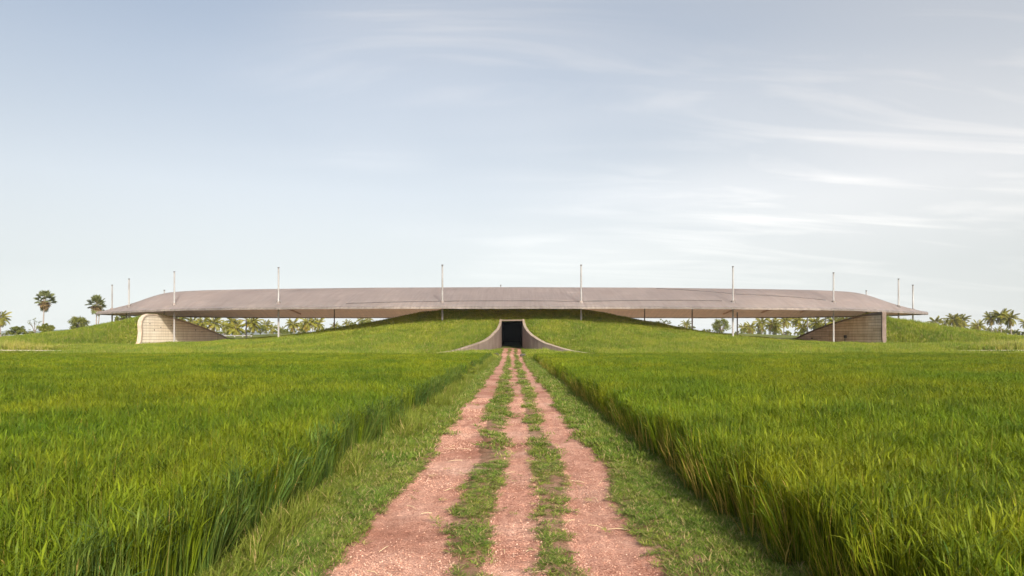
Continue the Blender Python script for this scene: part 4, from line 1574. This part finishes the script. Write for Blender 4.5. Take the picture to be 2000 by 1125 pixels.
broad_tree(153, 615, 649, 39, 225, 31, 'broadleaf_tree', 'round-crowned tree on the left slope with gaps in its crown', 'tree', None, M_tree, 44, 110, .2, .45)
broad_tree(122.5, 645, 652, 12, 420, 32, 'broadleaf_tree', 'small dark dome-shaped tree far behind the left slope', 'tree', None, M_tree, 12, 50, .3, .3)
broad_tree(244, 612, 634, 40, 215, 33, 'broadleaf_tree', 'dark tree under the left end of the roof beside the pale wall', 'tree', None, M_tree, 32, 85, .2, .4)
broad_tree(1409, 620, 653, 38, 240, 34, 'broadleaf_tree', 'yellow-green tree with an open round crown in the right gap', 'tree', None, M_bush, 34, 95, .2, .5)
broad_tree(1289, 622, 636, 16, 300, 35, 'broadleaf_tree', 'thin sparse tree peeping over the mound near its right slope', 'tree', None, M_tree, 9, 26, .22, .5, thin=True)
broad_tree(1302, 624, 640, 20, 300, 36, 'broadleaf_tree', 'sparse grey-green tree just right of the thin one over the mound', 'tree', None, M_tree, 11, 34, .22, .5, thin=True)
broad_tree(1326, 634, 646, 22, 320, 37, 'shrub', 'low dark shrub left of the lone palm over the mound', 'shrub', None, M_tree, 12, 50, .25, .3)
broad_tree(1349, 632, 648, 18, 330, 38, 'broadleaf_tree', 'small tree crowding the lone palm in the right gap', 'tree', None, M_tree, 11, 45, .25, .3)
broad_tree(1381, 640, 654, 26, 320, 39, 'shrub', 'low greyish shrub left of the yellow-green tree', 'shrub', None, M_tree, 12, 45, .25, .3)
broad_tree(33, 634, 659, 36, 190, 41, 'shrub', 'light green shrub at the left edge of the slope', 'shrub', None, M_bush, 34, 95, .17, .3)
broad_tree(88, 630, 658, 34, 188, 42, 'shrub', 'dense yellow-green shrub below the lone fan palm', 'shrub', None, M_bush, 40, 120, .17, .2)
broad_tree(68, 618, 656, 26, 192, 43, 'shrub', 'thin twiggy shrub reaching up left of the dense shrub', 'shrub', None, M_bush, 15, 18, .13, .7, thin=True)
broad_tree(56, 645, 659, 24, 187, 44, 'shrub', 'low shrub filling between the light green and the dense shrub', 'shrub', None, M_bush, 12, 70, .15, .2)
broad_tree(10, 648, 662, 24, 230, 45, 'shrub', 'low dull shrub in the far left corner', 'shrub', None, M_tree, 12, 60, .18, .2)
broad_tree(1563, 645, 661, 26, 235, 46, 'shrub', 'bright green bush at the low tip of the brown wall', 'shrub', None, M_bush, 16, 100, .17, .2)
bi = 60
for (px, t_, b_, w_, Y, lb) in [(372, 640, 658, 30, 330, 'green bush under the first palms behind the pale wing wall'), (438, 646, 658, 30, 330, 'dark bush between palms at the low end of the pale wing wall'),
                                (478, 645, 659, 26, 330, 'dark bush behind the thin braced column'), (508, 632, 657, 26, 340, 'tall green bush right of the braced column'),
                                (548, 640, 656, 26, 340, 'green bush behind the second mast'), (565, 643, 655, 20, 350, 'light bush at the left foot of the palm group past the mast'),
                                (588, 641, 654, 24, 350, 'dark bush at the middle of the palm group past the mast'), (632, 640, 652, 22, 350, 'low bush at the right end of the palm group'),
                                (668, 636, 648, 24, 350, 'bush just right of the second column'), (692, 630, 644, 20, 350, 'bush low over the left slope of the mound'),
                                (712, 625, 640, 22, 350, 'bush where roof and mound close together'),
                                (1455, 644, 658, 30, 360, 'dark bush right of the fourth tall mast'), (1483, 640, 658, 30, 350, 'dark green bush among the palms right of the mast'),
                                (1510, 640, 658, 30, 340, 'bush in the densest palms of the right gap'), (1536, 647, 658, 20, 350, 'low bush at the feet of the slim palms'),
                                (1600, 640, 660, 26, 330, 'bush behind the sloping top of the brown wall'), (1632, 628, 650, 40, 330, 'leafy bush high behind the brown wall'),
                                (1796, 634, 648, 26, 330, 'pale shrub on the crest of the right hill'), (1812, 637, 650, 16, 330, 'small shrub left of the first palm beyond the right hill'),
                                (1850, 642, 656, 34, 330, 'bush below the first palms beyond the right hill'), (1888, 644, 660, 26, 330, 'yellowish bush between the palm groups on the right'),
                                (1925, 644, 662, 30, 320, 'bush at the foot of the tallest palms'), (1950, 645, 663, 30, 320, 'dense bush under the tallest palm'),
                                (1972, 646, 664, 28, 320, 'bush near the right edge under the palms'), (1994, 648, 666, 28, 310, 'yellow-green bush at the right edge of the picture')]:
    broad_tree(px, t_ - 2, b_, w_ * 1.3, Y, bi, 'shrub', lb, 'shrub', 'bushes under the palms', M_bush if bi % 3 else M_tree, 20, 85, .24, .2)
    bi += 1


# ------------------------------------------------------------------ weeds, stones, straw beside the track
def leaf_blade(L_, w):
    V = [(0, 0, 0), (L_ * .35, w, .03), (L_ * .7, w * .7, .0), (L_, 0, -.05 * L_ / .12), (L_ * .7, -w * .7, .0), (L_ * .35, -w, .03)]
    return V, [(0, 1, 2, 3), (0, 3, 4, 5)]


LV = []
for k in range(3):
    V, F = leaf_blade(.13 + .03 * k, .014 + .004 * k)
    LV.append(mesh_of('leaf', V, F, M_weed, False, {'col': [(0, .3 + .3 * k, 0)] * 6}))
for (px, py_base, hgt, seed, lb) in [(548, 985, .46, 1, 'leafy upright weed on the left bank in front of the rice'), (585, 955, .34, 2, 'shorter leafy weed right behind the upright one on the bank'),
                                     (752, 842, .5, 3, 'leafy weed at the notch in the left rice edge'), (900, 752, .8, 4, 'bushy dark weed on the far left bank'),
                                     (925, 735, .8, 5, 'dark weed nearest the end of the left rice field')]:
    Y = EYE * 1333.33 / (py_base - 655)
    Y = (EYE - float(base(0, Y))) * 1333.33 / (py_base - 655)
    x = px_x(px, Y)
    r = random.Random(seed)
    root = empty('weed_plant', (x, Y, float(base(x, Y))))
    tag(root, lb, 'weed', 'leafy weeds on the left bank')
    mb = MB()
    nst = 1 if seed < 3 else 4
    tips = []
    for q in range(nst):
        a = r.uniform(0, 6.28); ln = r.uniform(.03, .12) * (1 + nst * .3)
        P = [(math.cos(a) * ln * t * t + .0, math.sin(a) * ln * t * t, hgt * r.uniform(.95, 1.0) * t) for t in (0, .33, .66, 1)]
        mb.add(tube_vf(P, [.007, .006, .004, .002], 5))
        tips.append(P)
    obj('stem', mesh_of('stem', mb.v, mb.f, M_weed, True, {'col': [(0, .5, .2)] * len(mb.v)}), root)
    for P in tips:
        for k in range(11):
            t = .22 + .76 * k / 10
            f = t * 3; i = min(2, int(f))
            p = Vector(P[i]).lerp(Vector(P[i + 1]), f - i)
            o = obj('leaf', LV[r.randrange(3)], root)
            s = (1.15 - .5 * t) * (1 if seed < 3 else 1.5)
            o.matrix_local = Matrix.Translation(p) @ Matrix.Rotation(k * 2.4 + r.uniform(-.3, .3), 4, 'Z') @ Matrix.Rotation(R(r.uniform(-50, 5)), 4, 'Y') @ Matrix.Scale(s, 4)

for (px, py, s, lb, sd_) in [(969, 688, .42, 'dark stone left of the track before the tunnel', 1), (1021, 688, .38, 'dark stone right of the track before the tunnel', 2)]:
    Y = 99.0
    x = px_x(px, Y)
    bm = bmesh.new()
    bmesh.ops.create_icosphere(bm, subdivisions=3, radius=s)
    r = random.Random(sd_)
    off = r.uniform(0, 50)
    for v in bm.verts:
        k = .75 + .5 * float(fbm(np.array(v.co.x * 3 + off), np.array(v.co.y * 3 + v.co.z * 2.3), sd_, 3))
        v.co = Vector((v.co.x * k * 1.2, v.co.y * k, v.co.z * k * .75))
    me = bpy.data.meshes.new('stone'); bm.to_mesh(me); bm.free()
    me.materials.append(M_stone)
    o = obj('stone', me, None, (x, Y, float(base(x, Y)) + s * .35))
    tag(o, lb, 'stone', 'stones at the end of the track')

# dry straw bits
mb = MB()
r = random.Random(77)
for k in range(70):
    y = 5.5 + r.random() ** 1.4 * 22; x = r.uniform(-1.7, 1.5)
    a = r.uniform(0, 6.28); l_ = r.uniform(.04, .16)
    z = float(track_z(np.array(x), np.array(y), np.array(.8))) + .012
    c_, s_ = math.cos(a) * l_, math.sin(a) * l_
    mb.add(tube_vf([(x - c_, y - s_, z), (x + .015, y + .01, z + .015), (x + c_, y + s_, z + .004)], [.003, .0035, .002], 4))
o = obj('straw_litter', mb.mesh('straw_litter', M_straw))
tag(o, 'bits of dry straw lying on the dirt track', 'straw', kind='stuff')

# ------------------------------------------------------------------ hazy evening air
v, f = box_vf(-7600, 7600, -800, 7600, -3.0, 62.0)
mh, th, oh = new_mat('haze_air')
pv = N(th, 'ShaderNodeVolumePrincipled')
pv.inputs['Color'].default_value = (0.86, 0.93, 1.0, 1)
pv.inputs['Density'].default_value = 0.00009
pv.inputs['Anisotropy'].default_value = 0.0
L(th, pv.outputs[0], oh.inputs['Volume'])
o = obj('haze', mesh_of('haze', v, f, mh))
tag(o, 'thin bluish haze in the evening air', 'haze', kind='stuff')
